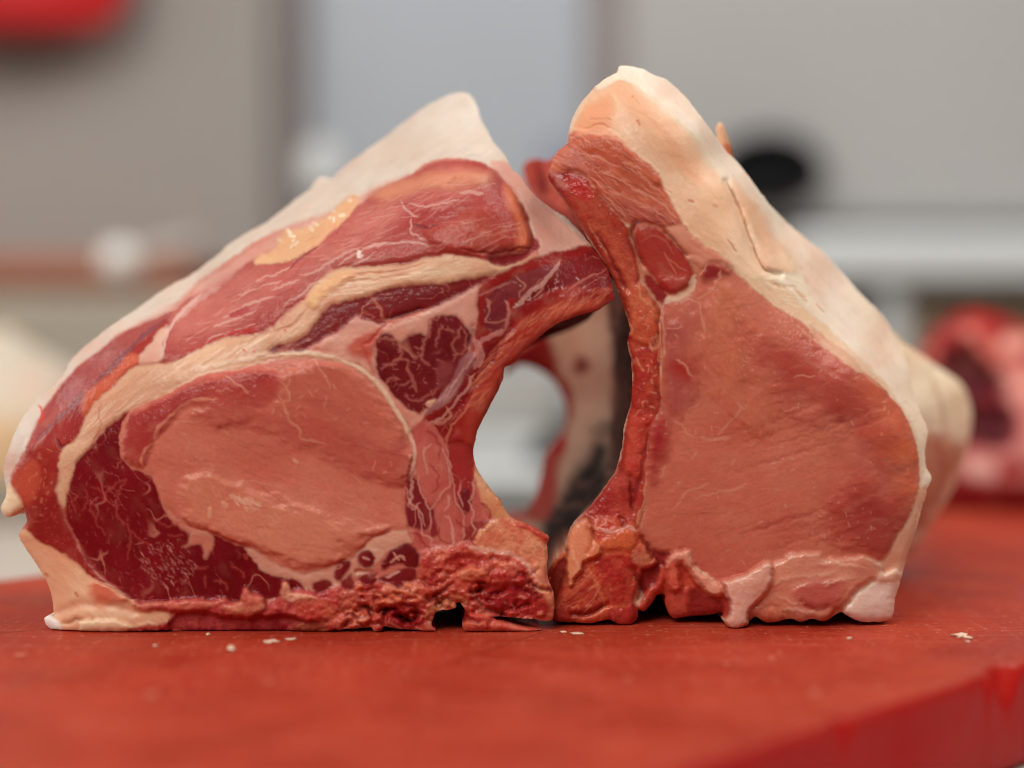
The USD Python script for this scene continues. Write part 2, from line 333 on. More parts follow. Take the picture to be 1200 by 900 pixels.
plain('highlight_white', (250, 246, 238), .25, var=.0)
plain('steel_table', (196, 186, 176), .38, var=.04, scale=30, spec=.6)
plain('slate_violet', (148, 148, 170), .6)
# the red board: cut and worn plastic, upright faces mixed redder by their normal
_b = lin((168, 54, 33))
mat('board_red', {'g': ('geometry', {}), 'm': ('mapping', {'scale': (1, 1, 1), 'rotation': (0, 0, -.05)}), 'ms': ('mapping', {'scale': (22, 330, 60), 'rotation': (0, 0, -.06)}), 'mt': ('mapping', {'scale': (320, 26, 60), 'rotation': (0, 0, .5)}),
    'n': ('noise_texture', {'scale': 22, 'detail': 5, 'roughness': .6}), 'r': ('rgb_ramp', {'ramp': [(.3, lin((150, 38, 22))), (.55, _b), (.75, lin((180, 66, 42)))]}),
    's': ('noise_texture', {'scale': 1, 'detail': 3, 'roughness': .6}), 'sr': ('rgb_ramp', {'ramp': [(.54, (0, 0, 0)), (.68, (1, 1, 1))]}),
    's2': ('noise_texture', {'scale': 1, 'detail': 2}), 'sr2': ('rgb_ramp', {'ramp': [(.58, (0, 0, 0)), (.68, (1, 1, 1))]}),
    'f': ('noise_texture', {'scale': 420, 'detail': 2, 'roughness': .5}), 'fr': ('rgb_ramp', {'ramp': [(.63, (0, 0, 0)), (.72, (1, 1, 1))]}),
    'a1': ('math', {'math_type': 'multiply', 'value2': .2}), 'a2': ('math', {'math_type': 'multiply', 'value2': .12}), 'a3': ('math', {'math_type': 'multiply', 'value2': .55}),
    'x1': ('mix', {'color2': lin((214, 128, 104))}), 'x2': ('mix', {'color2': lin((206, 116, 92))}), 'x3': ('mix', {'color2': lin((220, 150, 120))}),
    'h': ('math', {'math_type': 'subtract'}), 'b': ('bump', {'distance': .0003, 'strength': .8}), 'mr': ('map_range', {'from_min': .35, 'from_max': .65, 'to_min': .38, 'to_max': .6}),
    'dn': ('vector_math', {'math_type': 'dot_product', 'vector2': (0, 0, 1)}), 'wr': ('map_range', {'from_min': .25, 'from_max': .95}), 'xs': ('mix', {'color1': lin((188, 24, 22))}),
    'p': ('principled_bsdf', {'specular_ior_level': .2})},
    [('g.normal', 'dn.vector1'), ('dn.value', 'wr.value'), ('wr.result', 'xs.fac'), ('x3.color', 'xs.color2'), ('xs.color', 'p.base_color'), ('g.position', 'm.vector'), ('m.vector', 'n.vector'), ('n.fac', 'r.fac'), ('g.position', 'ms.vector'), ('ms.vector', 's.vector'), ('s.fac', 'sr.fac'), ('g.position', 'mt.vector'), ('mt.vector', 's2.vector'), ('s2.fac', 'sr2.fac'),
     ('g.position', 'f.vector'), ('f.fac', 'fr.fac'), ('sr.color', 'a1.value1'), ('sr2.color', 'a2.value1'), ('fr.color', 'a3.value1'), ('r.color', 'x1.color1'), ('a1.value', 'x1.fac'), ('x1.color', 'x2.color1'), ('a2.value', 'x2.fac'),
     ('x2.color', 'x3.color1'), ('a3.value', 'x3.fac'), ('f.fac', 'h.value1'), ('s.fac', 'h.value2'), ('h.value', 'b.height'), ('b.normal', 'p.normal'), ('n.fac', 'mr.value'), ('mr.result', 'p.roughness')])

# ------------------------------------------------------------------ setting: table, wall, board
tag(obj('table', bx((-1.6, -.55, -.08), (1.6, .62, -.0345), .006), 'steel_table'), 'pale steel work table under the red board', 'table')
tag(obj('wall', bx((-2.6, 1.62, -1.0), (2.6, 1.72, 2.3)), 'wall_paint'), kind='structure')
tag(obj('floor', bx((-2.6, -1.0, -1.0), (2.6, 1.62, -.94)), 'steel_table'), kind='structure')

# board: long sides at 45 degrees to the view, a thick slab with worn, slightly rounded and chipped edges
DB = np.array([.694, .72]); NB = np.array([-.72, .694])
def board():
    hw, hl, th, r = (.6416 - .2557) / 2, .72, .0335, .0028
    cen = DB * .615 + NB * (.2557 + hw) - np.array([0, DIST])
    prof = [(0, -th), (r, -th)]
    # a ring of outline points in the board's own frame, then layers from the bottom edge up over the rounded rim
    s = np.linspace(-hl, hl, 600); o = [np.stack([s, np.full_like(s, -hw)], 1)]
    e = np.linspace(-hw, hw, 60)[1:-1]; o += [np.stack([np.full_like(e, hl), e], 1), np.stack([s[::-1], np.full_like(s, hw)], 1), np.stack([np.full_like(e, -hl), e[::-1]], 1)]
    o = np.vstack(o); n = np.zeros_like(o); n[np.abs(o[:, 1]) > hw - 1e-6, 1] = np.sign(o[np.abs(o[:, 1]) > hw - 1e-6, 1]); n[np.abs(o[:, 0]) > hl - 1e-6, 0] = np.sign(o[np.abs(o[:, 0]) > hl - 1e-6, 0])
    n /= np.linalg.norm(n, axis=1, keepdims=True); m = len(o)
    wob = .0007 * fbm(o[:, 0] * 1000, o[:, 1] * 1000, 14, 3, 4) + .0012 * np.clip(fbm(o[:, 0] * 1000, o[:, 1] * 1000, 7, 2, 9) - .35, 0, 1)
    chip = lambda s0, w, dp: dp * np.exp(-((o[:, 0] - s0) / w) ** 4) * (o[:, 1] < -hw + 1e-6)
    cs = [(CHIP_S[0], .0085, .0045), (CHIP_S[1], .004, .002), (CHIP_S[2], .006, .0016)]
    lay, zz = [], [(-th, r * .6), (-th + r, 0), (-.020, 0), (-.014, 0), (-.0095, 0), (-.006, 0), (-r, 0), (-r * .45, r * .25), (-r * .1, r * .62), (0, r * 1.15)]
    for z, ins in zz:
        c = sum(chip(s0, w * max(.12, 1 + z / .017), dp * sstep(-.017, -.002, z)) for s0, w, dp in cs)
        q = o - n * (ins + (wob * sstep(-.012, 0, z) + c + .0003 * fbm(o[:, 0] * 1000, np.full(m, z * 3000), 5, 2, 3))[:, None]); lay.append(np.column_stack([q, np.full(m, z)]))
    for k in (.93, .7, .35): lay.append(np.column_stack([lay[len(zz) - 1][:, :2] * k, np.zeros(m)]))
    v = np.vstack(lay + [[[0, 0, 0]], [[0, 0, -th]]]); a = np.arange(m); b = (a + 1) % m; f = []
    for k in range(len(lay) - 1): f += [np.stack([a + k * m, b + k * m, b + k * m + m], 1), np.stack([a + k * m, b + k * m + m, a + k * m + m], 1)]
    T = (len(lay) - 1) * m; f += [np.stack([a + T, b + T, np.full(m, len(v) - 2)], 1), np.stack([b, a, np.full(m, len(v) - 1)], 1)]
    w = np.column_stack([cen + v[:, :1] * DB + v[:, 1:2] * NB, v[:, 2]])
    return trimesh.Trimesh(w, np.vstack(f), process=False)
CHIP_S = (.535 * .72 + .14 * .694 - .615 + .005, -.14, -.22)
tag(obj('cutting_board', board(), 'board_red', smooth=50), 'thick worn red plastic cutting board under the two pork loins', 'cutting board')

# ------------------------------------------------------------------ background, all out of focus
def box_at(name, u0, v0, u1, v1, d, depth, material, label, cat, parent=None, r=.01):
    a, b = P(u0, v0, d - DIST), P(u1, v1, d - DIST)
    o = obj(name, bx((a[0], d - DIST, b[2]), (b[0], d - DIST + depth, a[2]), r), material, parent)
    return tag(o, label, cat) if not parent else o
box_at('steel_cabinet', -420, -260, 320, 318, 1.92, .28, 'cabinet_grey', 'large blurred grey metal cabinet behind the left loin', 'cabinet')
box_at('gap_strip', 321, -260, 350, 420, 1.935, .2, 'dark_gap', 'blurred strip coloured as a shadowed gap beside the grey cabinet', 'shade_strip')  # shade of the gap built as a strip of its own colour
box_at('cold_room_door', 352, -260, 690, 500, 2.0, .14, 'door_blue_grey', 'blurred pale blue grey door between the two dark gap strips', 'door')
box_at('gap_strip', 692, -260, 730, 420, 2.0, .1, 'dark_gap', 'blurred strip coloured as a shadowed gap behind the top of the right loin', 'shade_strip')
box_at('wall_panel', 732, -260, 1620, 262, 2.0, .12, 'panel_grey', 'wide blurred pale grey panel behind the right loin', 'panel')
sh = thing('white_shelf', 'blurred white shelf with a leg at the right', 'shelf', P(1200, 335, 1.2))
box_at('shelf_top', 930, 270, 1620, 333, 1.8, .25, 'white_enamel', None, None, sh); box_at('leg', 1032, 334, 1064, 520, 1.82, .03, 'white_enamel', None, None, sh)
box_at('brown_carton', 1072, 346, 1560, 520, 1.9, .2, 'carton', 'blurred brown carton under the white shelf', 'carton')
box_at('brown_carton', 985, 340, 1020, 420, 1.95, .12, 'brown_grip', 'small dark brown block left of the shelf leg', 'block')
box_at('lower_counter', -420, 344, 560, 620, 1.745, .3, 'counter_tan', 'blurred tan counter front low behind the left loin', 'counter')
box_at('wooden_tray', -300, 300, 222, 338, 1.76, .2, 'copper_brown', 'blurred reddish brown tray on the tan counter', 'tray')
box_at('white_roll', 352, 165, 396, 228, 1.7, .06, 'white_enamel', 'blurred white packet just above the left loin\'s fat', 'packet')
box_at('violet_label', 640, 160, 684, 225, 1.97, .02, 'slate_violet', 'faint violet grey patch on the door left of the right loin', 'notice')
# dark knob at the right, red bowl at the top left, tap with a white ball standing in for its highlight
k = thing('black_pan', 'blurred black oval pan with brown rim hanging on the pale panel', 'pan', P(900, 202, 1.38))
t = lathe([(0, 0), (.03, .001), (.038, .006), (.041, .016), (.041, .03), (.038, .03), (.036, .012), (0, .008)]); t.apply_transform(trimesh.transformations.rotation_matrix(math.pi / 2, [1, 0, 0])); t.apply_scale((1.5, 1, 1.02)); t.apply_translation(P(897, 200, 1.34)); obj('pan_body', t, 'black_plastic', k)
t = trimesh.creation.torus(.040, .004, 40, 12); t.apply_transform(trimesh.transformations.rotation_matrix(math.pi / 2, [1, 0, 0])); t.apply_scale((1.5, 1, 1.02)); t.apply_translation(P(902, 203, 1.35)); obj('rim', t, 'brown_grip', k)
c = P(0, 42, 1.26); k = thing('red_bowl', 'blurred bright red plastic bowl at the top left', 'bowl', c)
t = lathe([(0, 0), (.07, 0), (.092, .008), (.105, .03), (.112, .09), (.118, .092), (.116, .1), (.105, .098), (.098, .03), (.06, .01), (0, .01)], 48); t.apply_scale((1.45, .45, 1.45)); t.apply_translation(c - (.012, 0, 0)); obj('bowl', t, 'red_plastic', k)
k = thing('steel_tap', 'blurred pale handle with a white ball standing in for its highlight above the reddish tray', 'handle', P(140, 307, .95))
A, B = P(140, 306, .95), P(226, 282, 1.0)
obj('rod', trimesh.creation.cylinder(.007, segment=[A, B], sections=24), 'dull_grey', k); s_ = trimesh.creation.icosphere(4, .017); s_.apply_translation(A); obj('highlight_ball', s_, 'highlight_white', k)
# low trays seen through the arch
for u0, v0, u1, v1, y, m_, lb in ((520, 512, 640, 546, .95, 'white_enamel', 'upper white tray seen through the rib arch'), (520, 556, 650, 582, .8, 'white_enamel', 'lower white tray seen through the rib arch')):
    box_at('white_tray', u0, v0, u1, v1, y + DIST, .1, m_, lb, 'tray', r=.004)
box_at('pale_box', 470, 425, 662, 506, 1.62, .12, 'box_grey', 'blurred pale box seen through the rib arch above the trays', 'box')
box_at('dark_bowl', 618, 520, 668, 552, 1.5, .06, 'black_plastic', 'small dark blurred block seen through the rib arch', 'block')
# ------------------------------------------------------------------ the left pork loin
YL = float(board_y(741)) + .0006
L_OUT = [(67,740),(57,735),(52,725),(59,721),(63,721),(62,707),(57,687),(48,669),(33,647),(22,629),(25,621),(31,612),(29,600),(27,595),(22,599),(11,606),(4,603),(1,594),(6,585),(7,572),(4,552),(7,536),(16,511),(27,489),(36,478),(44,467),(58,458),(73,442),(82,424),(96,409),(111,397),(133,380),(160,362),(200,334),(224,322),(256,298),(267,287),(293,271),(313,260),(350,231),(363,222),(373,209),(383,208),(389,209),(403,196),(421,182),(457,156),(492,129),(511,118),(528,110),(540,108),(550,111),(557,120),(563,138),(569,150),(578,166),(591,181),(599,197),(611,208),(624,226),(644,243),(662,254),(676,268),(686,279),(697,292),(706,306),(713,318),(717,334),(719,350),(711,355),(701,363),(684,368),(658,377),(638,390),(620,406),(603,425),(592,431),(589,446),(578,468),(564,496),(558,510),(555,536),(563,556),(575,573),(587,587),(594,601),(604,609),(616,613),(631,620),(643,629),(641,637),(642,649),(641,664),(643,680),(649,696),(649,720),(644,727),(631,726),(609,724),(587,722),(578,724),(593,730),(613,735),(637,740),(609,742),(576,740),(547,740),(542,729),(545,716),(540,707),(535,707),(533,713),(513,716),(508,724),(506,733),(511,739),(502,741),(491,738),(469,737),(451,734),(447,739),(439,740),(434,735),(420,736),(380,739),(350,740),(311,740),(244,741),(204,740),(196,738),(142,740),(93,740)]
L_MAC = [(70,735,0),(200,736,-1),(300,738,0),(500,735,0),(640,735,3),(300,550,0),(480,520,0),(150,560,0),(110,690,2),(70,660,8),(40,640,14),(60,725,6),(50,580,6),(20,570,14),(5,555,20),(3,598,14),(13,530,16),(50,510,9),(40,480,26),(60,458,34),(96,409,46),(160,362,52),(224,322,58),(311,262,66),(383,210,74),(457,157,74),(540,109,64),(565,150,56),
  (100,450,12),(150,405,13),(190,390,11),(120,415,26),(200,365,26),(300,305,28),(350,285,24),(420,238,30),(480,208,26),(546,188,20),(576,200,15),(608,240,11),(630,288,5),(180,440,3),(250,415,3),(330,385,3),(400,330,4),(480,310,2),(560,305,0),(300,350,11),(400,280,13),(500,250,9),(560,260,4),
  (598,198,42),(644,244,34),(689,290,18),(640,280,14),(715,345,4),(700,330,4),(600,340,2),(650,370,3),(560,540,2),(590,600,1),(640,640,3),(560,440,0),(450,430,0),(640,690,0)]
L = Cut(ragged(curve(L_OUT, n=5), .9, 6, 3), L_MAC, YL, roll=(2.0, 4.0), seed=11)
MU, FA, BO = 'muscle_wet', 'fat_soft', 'bone_raw'
GL = 'muscle_glint'
# everything starts as pinkish web fat
L.reg('web_fat', FA, [(-20,80),(740,80),(740,760),(-20,760)], (206,122,102), (196,100,84), 'fat', smooth=False)
# fat cap along the top and left
L.reg('fat_cap', FA, [(-10,610),(-10,540),(30,470),(150,350),(300,250),(380,190),(540,90),(610,180),(700,290),(690,296),(660,300),(634,300),(620,262),(604,228),(588,206),(573,194),(546,187),(523,186),(506,189),(488,200),(461,213),(421,232),(386,250),(350,262),(311,277),(270,304),(233,330),(200,362),(185,371),(168,378),(138,393),(116,413),(93,427),(73,451),(53,478),(44,497),(33,520),(20,545),(12,562),(26,592),(20,612)], (218,203,188), (210,186,168), 'fat', dome=1.2, dr=30, ang=-32)
L.reg('fat_cap', FA, [(573,190),(600,196),(640,240),(690,288),(672,300),(636,304),(622,262),(604,228)], (222,176,156), (212,150,132), 'fat', ang=45, dome=1.0)
L.reg('fat_cap', FA, [(2,600),(6,578),(16,562),(27,585),(27,598),(12,608)], (234,208,170), None, 'fat', dome=2.0, dr=8)
# pinkish blurred fat under the cap
L.reg('silver_skin', FA, [(138,396),(200,358),(260,313),(330,268),(400,243),(440,224),(421,240),(372,280),(330,290),(295,306),(262,333),(222,352),(206,372),(180,384)], (216,170,152), (206,140,124), 'fat', off=1.0, soft=5, ang=-35)
# flap muscle: the big lateral slab
SLAB = [(30,530),(44,498),(53,478),(73,451),(93,428),(116,413),(138,394),(169,379),(200,366),(222,350),(262,332),(295,305),(335,298),(372,288),(400,262),(421,240),(461,215),(488,202),(506,191),(546,188),(574,196),(591,212),(604,230),(616,252),(622,274),(620,292),(593,296),(564,303),(520,298),(491,303),(469,309),(402,313),(380,322),(356,350),(333,367),(320,380),(296,391),(267,393),(233,407),(200,424),(164,425),(133,451),(111,471),(98,493),(89,513),(73,524),(60,530)]
L.reg('flap_muscle', MU, SLAB, (178,84,74), (158,46,42), 'muscle', off=-1.0, dome=2.2, dr=14, ang=-24, ds=4)
L.reg(None, MU, [(200,364),(260,333),(340,300),(420,246),(480,212),(546,196),(560,220),(500,240),(420,290),(340,345),(260,380),(205,400)], (196,112,100), (182,84,76), 'muscle', soft=14, ds=8, dome=1, ang=-26, off=-1.8)
L.reg(None, MU, [(500,270),(560,250),(600,240),(618,280),(590,292),(530,292)], (158,42,36), (172,66,50), 'muscle', soft=9, ds=6, off=-3.0, ang=-15)
L.reg(None, MU, [(440,225),(520,200),(570,202),(560,214),(500,220),(450,236)], (206,130,100), None, 'fat', soft=9, ds=4, off=-2.6)
L.reg('flap_muscle', MU, [(600,226),(616,246),(624,274),(634,290),(622,298),(598,314),(580,314),(572,304),(593,298),(618,292),(616,262)], (140,34,34), (120,28,32), 'muscle', off=1.0, dome=1, ang=50)
L.reg(None, MU, [(590,214),(606,236),(617,262),(620,286),(606,290),(604,262),(596,240)], (188,76,48), (206,110,70), 'muscle', soft=5, off=-2.6, ang=60)
# yellow fat lip on the slab
L.reg('fat_lip', FA, [(296,306),(318,292),(329,277),(334,267),(345,269),(360,266),(386,250),(402,234),(414,228),(421,236),(404,258),(390,270),(371,288),(350,301),(330,307),(308,310)], (228,182,136), (220,158,116), 'fat', off=-2.5, dome=2.6, dr=7, ang=-30, rag=(1.6, 6))
L.spots(14, [(329,290),(336,270),(360,268),(410,234),(415,240),(370,280)], (240,224,196), (.8, 2.2), .8, 3)
# outer side band left of the groove, dark purple groove, orange edge
L.reg(None, MU, [(40,505),(53,480),(73,453),(93,430),(116,415),(138,396),(169,381),(196,368),(190,384),(150,408),(127,432),(104,452),(80,478),(58,502),(40,528)], (176,86,76), (158,64,62), 'muscle', soft=4, ang=-40, off=1.2, ds=3)
L.line([(44,515),(70,490),(104,456),(131,431),(150,410),(178,386),(200,370)], 5, (112,58,70), .65, 1.0, wob=2.5, dw=3.5)
L.line([(124,438),(136,430),(150,418)], 2.0, (186,140,140), .5, 0)
EDGE = [(13,562),(34,530),(58,504),(85,478),(106,456),(128,436),(152,412),(180,388),(196,374),(196,384),(176,408),(164,426),(150,436),(133,453),(112,472),(99,494),(88,514),(74,526),(70,548),(64,575),(72,600),(84,626),(98,652),(122,682),(160,706),(142,698),(107,677),(93,663),(76,652),(62,643),(47,637),(33,624),(32,610),(27,590),(18,572)]
L.reg('outer_muscle', MU, EDGE, (164,46,36), (140,24,26), 'muscle', off=-.6, dome=1.8, dr=9, ang=-60, wob=2.5)
L.reg(None, MU, [(60,585),(72,600),(86,630),(100,655),(124,684),(150,702),(107,676),(80,654),(56,638),(38,620),(44,596)], (136,24,28), (152,44,38), 'muscle', soft=10, ds=5, ang=60, off=-1.0)
L.reg(None, MU, [(100,462),(128,438),(152,414),(164,424),(148,436),(131,453),(110,472),(98,490)], (196,80,52), (206,100,68), 'muscle', soft=4, ds=3, off=-1.6, ang=-45)
L.reg(None, MU, [(14,562),(24,548),(40,540),(48,560),(36,588),(28,590)], (196,88,60), (176,58,44), 'muscle', soft=5, ds=3, off=-1.2, ang=-50)
L.spots(40, [(60,590),(90,640),(120,680),(60,640),(40,610)], (196,88,70), (.5, 1.1), .4, 6)
L.spots(26, [(20,560),(60,520),(66,560),(60,600),(40,600)], (214,130,100), (.6, 1.4), .45, 5)
L.line([(66,513),(72,524),(84,520)], 4, (100,26,28), .6, .6)
L.line([(46,474),(49,486),(44,498)], 4, (210,66,50), .8, -.6, wob=3)
# white fat patch in the slab
L.reg('fat_patch', FA, [(162,425),(168,412),(178,400),(184,388),(195,380),(198,388),(190,402),(192,416),(184,426),(172,428)], (226,190,166), (206,130,110), 'fat', off=-1.4, dome=.8, dr=6, rag=(2, 5))
L.line([(188,420),(192,404),(197,388),(206,374),(218,360),(236,344)], 4, (222,178,164), .7, -.2)
L.line([(206,376),(230,352),(258,336)], 6, (218,172,160), .5, 0, soft=2)
for p_, w_ in (([(262,371),(280,362),(300,352),(322,346)], 3), ([(250,384),(275,373),(300,364)], 2.4), ([(318,340),(336,332),(352,329)], 3), ([(300,330),(320,322),(340,312)], 2), ([(352,324),(372,316),(400,300),(420,290)], 3), ([(396,312),(420,296),(438,288),(462,284)], 2.6), ([(430,288),(470,284),(500,286)], 3.2), ([(470,234),(476,246),(490,254)], 3.4), ([(478,238),(504,242),(540,232)], 2), ([(484,256),(482,272),(500,282)], 2.4), ([(540,226),(566,226)], 4), ([(240,402),(262,390),(300,380)], 2), ([(360,334),(400,318),(440,296)], 2.2), ([(330,360),(352,346),(372,330)], 2), ([(280,346),(306,336),(330,330)], 2)):
    L.line(p_, w_, (222,170,156), .55, -.15, wob=3)
L.grain([(210,400),(330,300),(450,230),(560,210),(610,285),(480,300),(380,316),(300,385)], 120, 26, -22, (222,166,150), 1.0, .33, 7)
L.grain([(210,400),(330,300),(450,230),(560,210),(610,285),(480,300),(380,316),(300,385)], 80, 20, -22, (130,34,40), 1.0, .35, 8)
L.reg(None, MU, [(267,368),(280,362),(293,360),(288,367),(272,372)], (172,70,70), None, 'muscle', soft=1.5, off=-1.5)
L.reg(None, MU, [(200,423),(236,404),(268,390),(296,382),(300,390),(268,396),(236,410),(206,424)], (176,46,40), None, 'muscle', soft=3, off=-1.5)
L.line([(485,262),(500,268),(512,262)], 3, (110,28,34), .6, .4)
L.line([(372,289),(350,304),(338,316)], 2.4, (126,50,46), .7, .5)
L.line([(402,318),(470,308),(520,300),(560,304)], 4, (136,28,26), .6, .8, dw=4)
L.line([(540,292),(575,297),(600,293),(620,290)], 3, (120,24,26), .5, .5)
L.spots(2, [(420,296),(426,296),(426,301),(420,301)], (250,240,225), (1.5, 2), .9, 9, -.5)
# cream seam under the slab and round the eye
SEAM = [(70,560),(68,545),(74,526),(89,515),(98,494),(111,472),(133,452),(158,430),(200,425),(233,409),(267,395),(296,393),(322,382),(336,368),(358,350),(362,340),(384,322),(404,314),(470,310),(500,302),(530,299),(566,304),(590,312),(634,298),(622,306),(600,316),(575,324),(545,327),(513,333),(462,337),(433,347),(402,355),(384,359),(372,376),(353,395),(330,404),(314,412),(338,410),(360,412),(380,416),(402,420),(424,430),(442,446),(458,466),(474,490),(486,514),(490,528),(486,548),(478,560),(484,530),(476,506),(462,484),(448,464),(436,448),(418,434),(400,425),(364,420),(338,420),(304,424),(278,434),(251,436),(233,440),(213,451),(200,460),(173,473),(153,482),(129,498),(111,518),(96,540),(86,560),(80,585),(74,595),(66,576)]
L.reg('fat_seam', FA, SEAM, (222,176,140), (206,146,112), 'fat', off=-.4, dome=1.4, dr=6, ang=-28, wob=1.2)
L.grain([(80,560),(110,490),(160,445),(260,410),(340,385),(330,410),(250,425),(160,470),(100,530)], 70, 40, -38, (188,128,96), 1.2, .4, 9, 6)
L.grain([(80,560),(110,490),(160,445),(260,410),(340,385),(330,410),(250,425),(160,470),(100,530)], 40, 40, -36, (236,206,176), 1.2, .5, 10, 6)
L.grain([(360,350),(400,325),(560,308),(560,320),(460,332),(380,355)], 40, 44, -8, (236,206,172), 1.4, .5, 12, 5)
L.line([(400,322),(440,320),(470,316),(500,308)], 2.5, (190,116,84), .6, .4)
L.line([(410,330),(450,326),(480,322)], 2, (196,126,92), .5, .3)
L.line([(280,404),(310,392),(340,382),(362,360)], 2.5, (186,122,92), .5, .4)
L.reg(None, FA, [(360,352),(372,336),(396,322),(420,320),(400,330),(380,346),(368,362)], (226,172,120), None, 'fat', soft=4, off=-2.2)
L.line([(233,430),(260,426),(300,418),(350,413),(400,419)], 5, (236,206,176), .65, -.3, soft=2)
for p_ in ([(284,409),(288,412)], [(296,410),(300,412)], [(333,386),(336,388)]): L.line(p_, 3, (200,50,44), .7, 0, smooth=False)
# dark blade muscle in the seam
L.reg('blade_muscle', MU, [(314,412),(333,403),(353,396),(371,376),(384,359),(402,354),(433,346),(462,336),(513,332),(545,327),(571,323),(581,321),(564,333),(544,344),(518,356),(496,364),(473,371),(450,378),(447,384),(424,376),(418,371),(402,384),(380,396),(371,402),(353,411),(333,413)], (112,18,24), (130,34,34), 'marble', off=.6, dome=1.0, dr=8, ang=-14)
L.line([(434,348),(444,360),(450,372),(460,380)], 4, (196,110,90), .7, -.1)
L.line([(418,372),(428,366),(440,372)], 2, (196,100,90), .5, 0)
L.line([(300,418),(330,412),(360,398),(372,390)], 2, (160,70,60), .5, .1)
L.line([(452,376),(474,368),(498,362)], 4, (84,14,18), .6, .8, dw=3)
# pinkish web between seam and dark cluster
L.reg('web_fat', FA, [(372,408),(402,386),(418,374),(446,380),(470,376),(500,366),(530,352),(562,336),(566,346),(560,372),(554,394),(548,420),(520,450),(505,476),(486,498),(466,482),(448,456),(438,440),(424,428),(402,420)], (214,140,118), (226,176,156), 'fat', off=-.2, dome=.8, dr=10, ang=-20)
L.reg(None, FA, [(404,404),(424,392),(448,386),(440,402),(436,424),(428,420),(412,414)], (206,110,90), (196,84,66), 'fat', soft=5, off=-.5)
L.line([(422,404),(438,396),(456,380),(462,380)], 3, (190,50,44), .6, .3, wob=4)
L.line([(424,406),(432,420),(440,440)], 4, (196,66,52), .5, .2, wob=3, soft=2)
# marbled dark cluster
CL = [(440,420),(442,399),(450,391),(460,392),(468,402),(478,393),(490,391),(500,392),(504,377),(512,369),(522,370),(536,369),(544,380),(552,390),(551,404),(546,420),(540,440),(531,447),(520,462),(510,470),(498,480),(489,485),(476,478),(464,466),(452,450),(444,440)]
L.reg('rib_eye_muscle', GL, CL, (104,14,22), (122,28,32), 'marble', off=.2, dome=1.8, dr=10, ang=50, wob=3)
for p_, w_ in (([(466,400),(470,414),(462,424),(448,430)], 3.5), ([(500,392),(494,404),(496,420),(506,430)], 3), ([(502,394),(502,380),(510,372)], 4), ([(518,378),(516,392),(512,404)], 2.5), ([(540,380),(536,392),(528,404),(534,416)], 2.5), ([(478,432),(484,444),(488,460)], 4), ([(452,450),(460,444),(470,444)], 2.5), ([(460,420),(476,424),(480,436)], 2), ([(506,430),(514,440),(512,456),(494,468)], 2.5), ([(448,396),(466,400),(466,412)], 3.5), ([(486,404),(498,410)], 2), ([(474,462),(486,470),(496,466)], 2.5), ([(544,384),(548,400),(540,414),(528,424)], 2), ([(520,384),(534,388)], 2), ([(468,452),(478,448)], 2), ([(510,420),(522,428),(520,446)], 2.2)):
    L.line(p_, w_, (192,112,100), .55, -.2, wob=4.5, soft=1.5)
L.reg(None, FA, [(498,474),(506,468),(512,470),(506,480)], (226,180,150), None, 'fat', soft=1.5, off=-.6)
L.reg(None, FA, [(515,424),(530,428),(526,448),(514,458),(510,444)], (150,64,66), (120,44,48), 'marble', soft=5, off=-.3)
L.spots(40, CL, (206,130,120), (.5, 1.1), .5, 21)
# silvery purple strip and gap
L.reg('silver_skin', FA, [(498,484),(510,470),(524,454),(532,440),(538,424),(548,412),(558,418),(556,436),(546,456),(530,470),(514,480),(503,490)], (150,84,86), (180,124,118), 'fat', off=-.3, dome=1.4, dr=6, ang=-52)
L.grain([(505,484),(530,450),(545,420),(556,424),(540,456),(515,480)], 26, 30, -54, (206,158,150), 1.2, .5, 30, 8)
L.line([(556,384),(552,400),(555,412)], 5, (110,52,56), .6, .9, dw=4)
L.line([(560,356),(562,372),(560,386)], 3, (140,90,88), .5, .5)
# rib meat along the arch
ARCH = [(560,340),(575,326),(600,314),(640,298),(660,294),(690,288),(712,310),(724,352),(700,368),(660,380),(620,410),(592,434),(580,470),(560,500),(554,540),(556,556),(548,560),(530,530),(522,520),(510,505),(495,490),(520,476),(540,456),(556,430),(560,412),(556,396),(560,372)]
L.reg('rib_meat', MU, ARCH, (136,20,22), (156,38,32), 'muscle', off=.0, dome=2.0, dr=9, ang=-50)
L.reg(None, MU, [(718,352),(690,352),(650,356),(610,374),(585,396),(565,430),(552,470),(545,520),(556,540),(562,500),(592,434),(625,404),(665,378),(704,364)], (168,48,38), (186,78,56), 'muscle', soft=7, ds=5, off=-.8, ang=-42)
L.reg(None, MU, [(656,312),(690,294),(708,312),(716,334),(700,338),(668,336),(650,340),(624,352),(604,362),(610,344),(640,322)], (108,12,18), (130,24,26), 'marble', soft=3, ds=3, off=-.2, ang=-35)
L.reg(None, MU, [(569,352),(584,336),(600,325),(633,313),(649,310),(648,320),(626,336),(613,348),(596,352),(594,368),(588,386),(574,388),(566,372)], (118,32,40), (140,60,60), 'marble', soft=2, dome=1.2, dr=7, off=-.2, ang=-35)
L.reg(None, MU, [(545,440),(560,424),(570,408),(590,388),(600,372),(604,384),(590,404),(574,430),(556,456),(536,486),(528,520),(514,505),(500,492),(528,472)], (124,16,20), (146,28,26), 'marble', soft=3, off=.3, ang=-55)
L.line([(602,362),(614,350),(632,336),(650,316),(656,304)], 5, (206,150,140), .7, -.3, wob=3)
L.line([(592,352),(596,364),(594,380),(584,392)], 4, (200,130,118), .6, -.2, wob=3)
L.line([(562,412),(566,398),(580,392),(590,386)], 6, (206,140,128), .6, -.2, wob=3)
L.line([(556,396),(564,412),(556,432)], 7, (206,140,130), .65, -.3, wob=3)
L.line([(664,342),(680,330),(700,320)], 2.5, (196,110,96), .6, -.2)
L.line([(556,350),(576,340),(600,330)], 3, (200,130,118), .5, -.1)
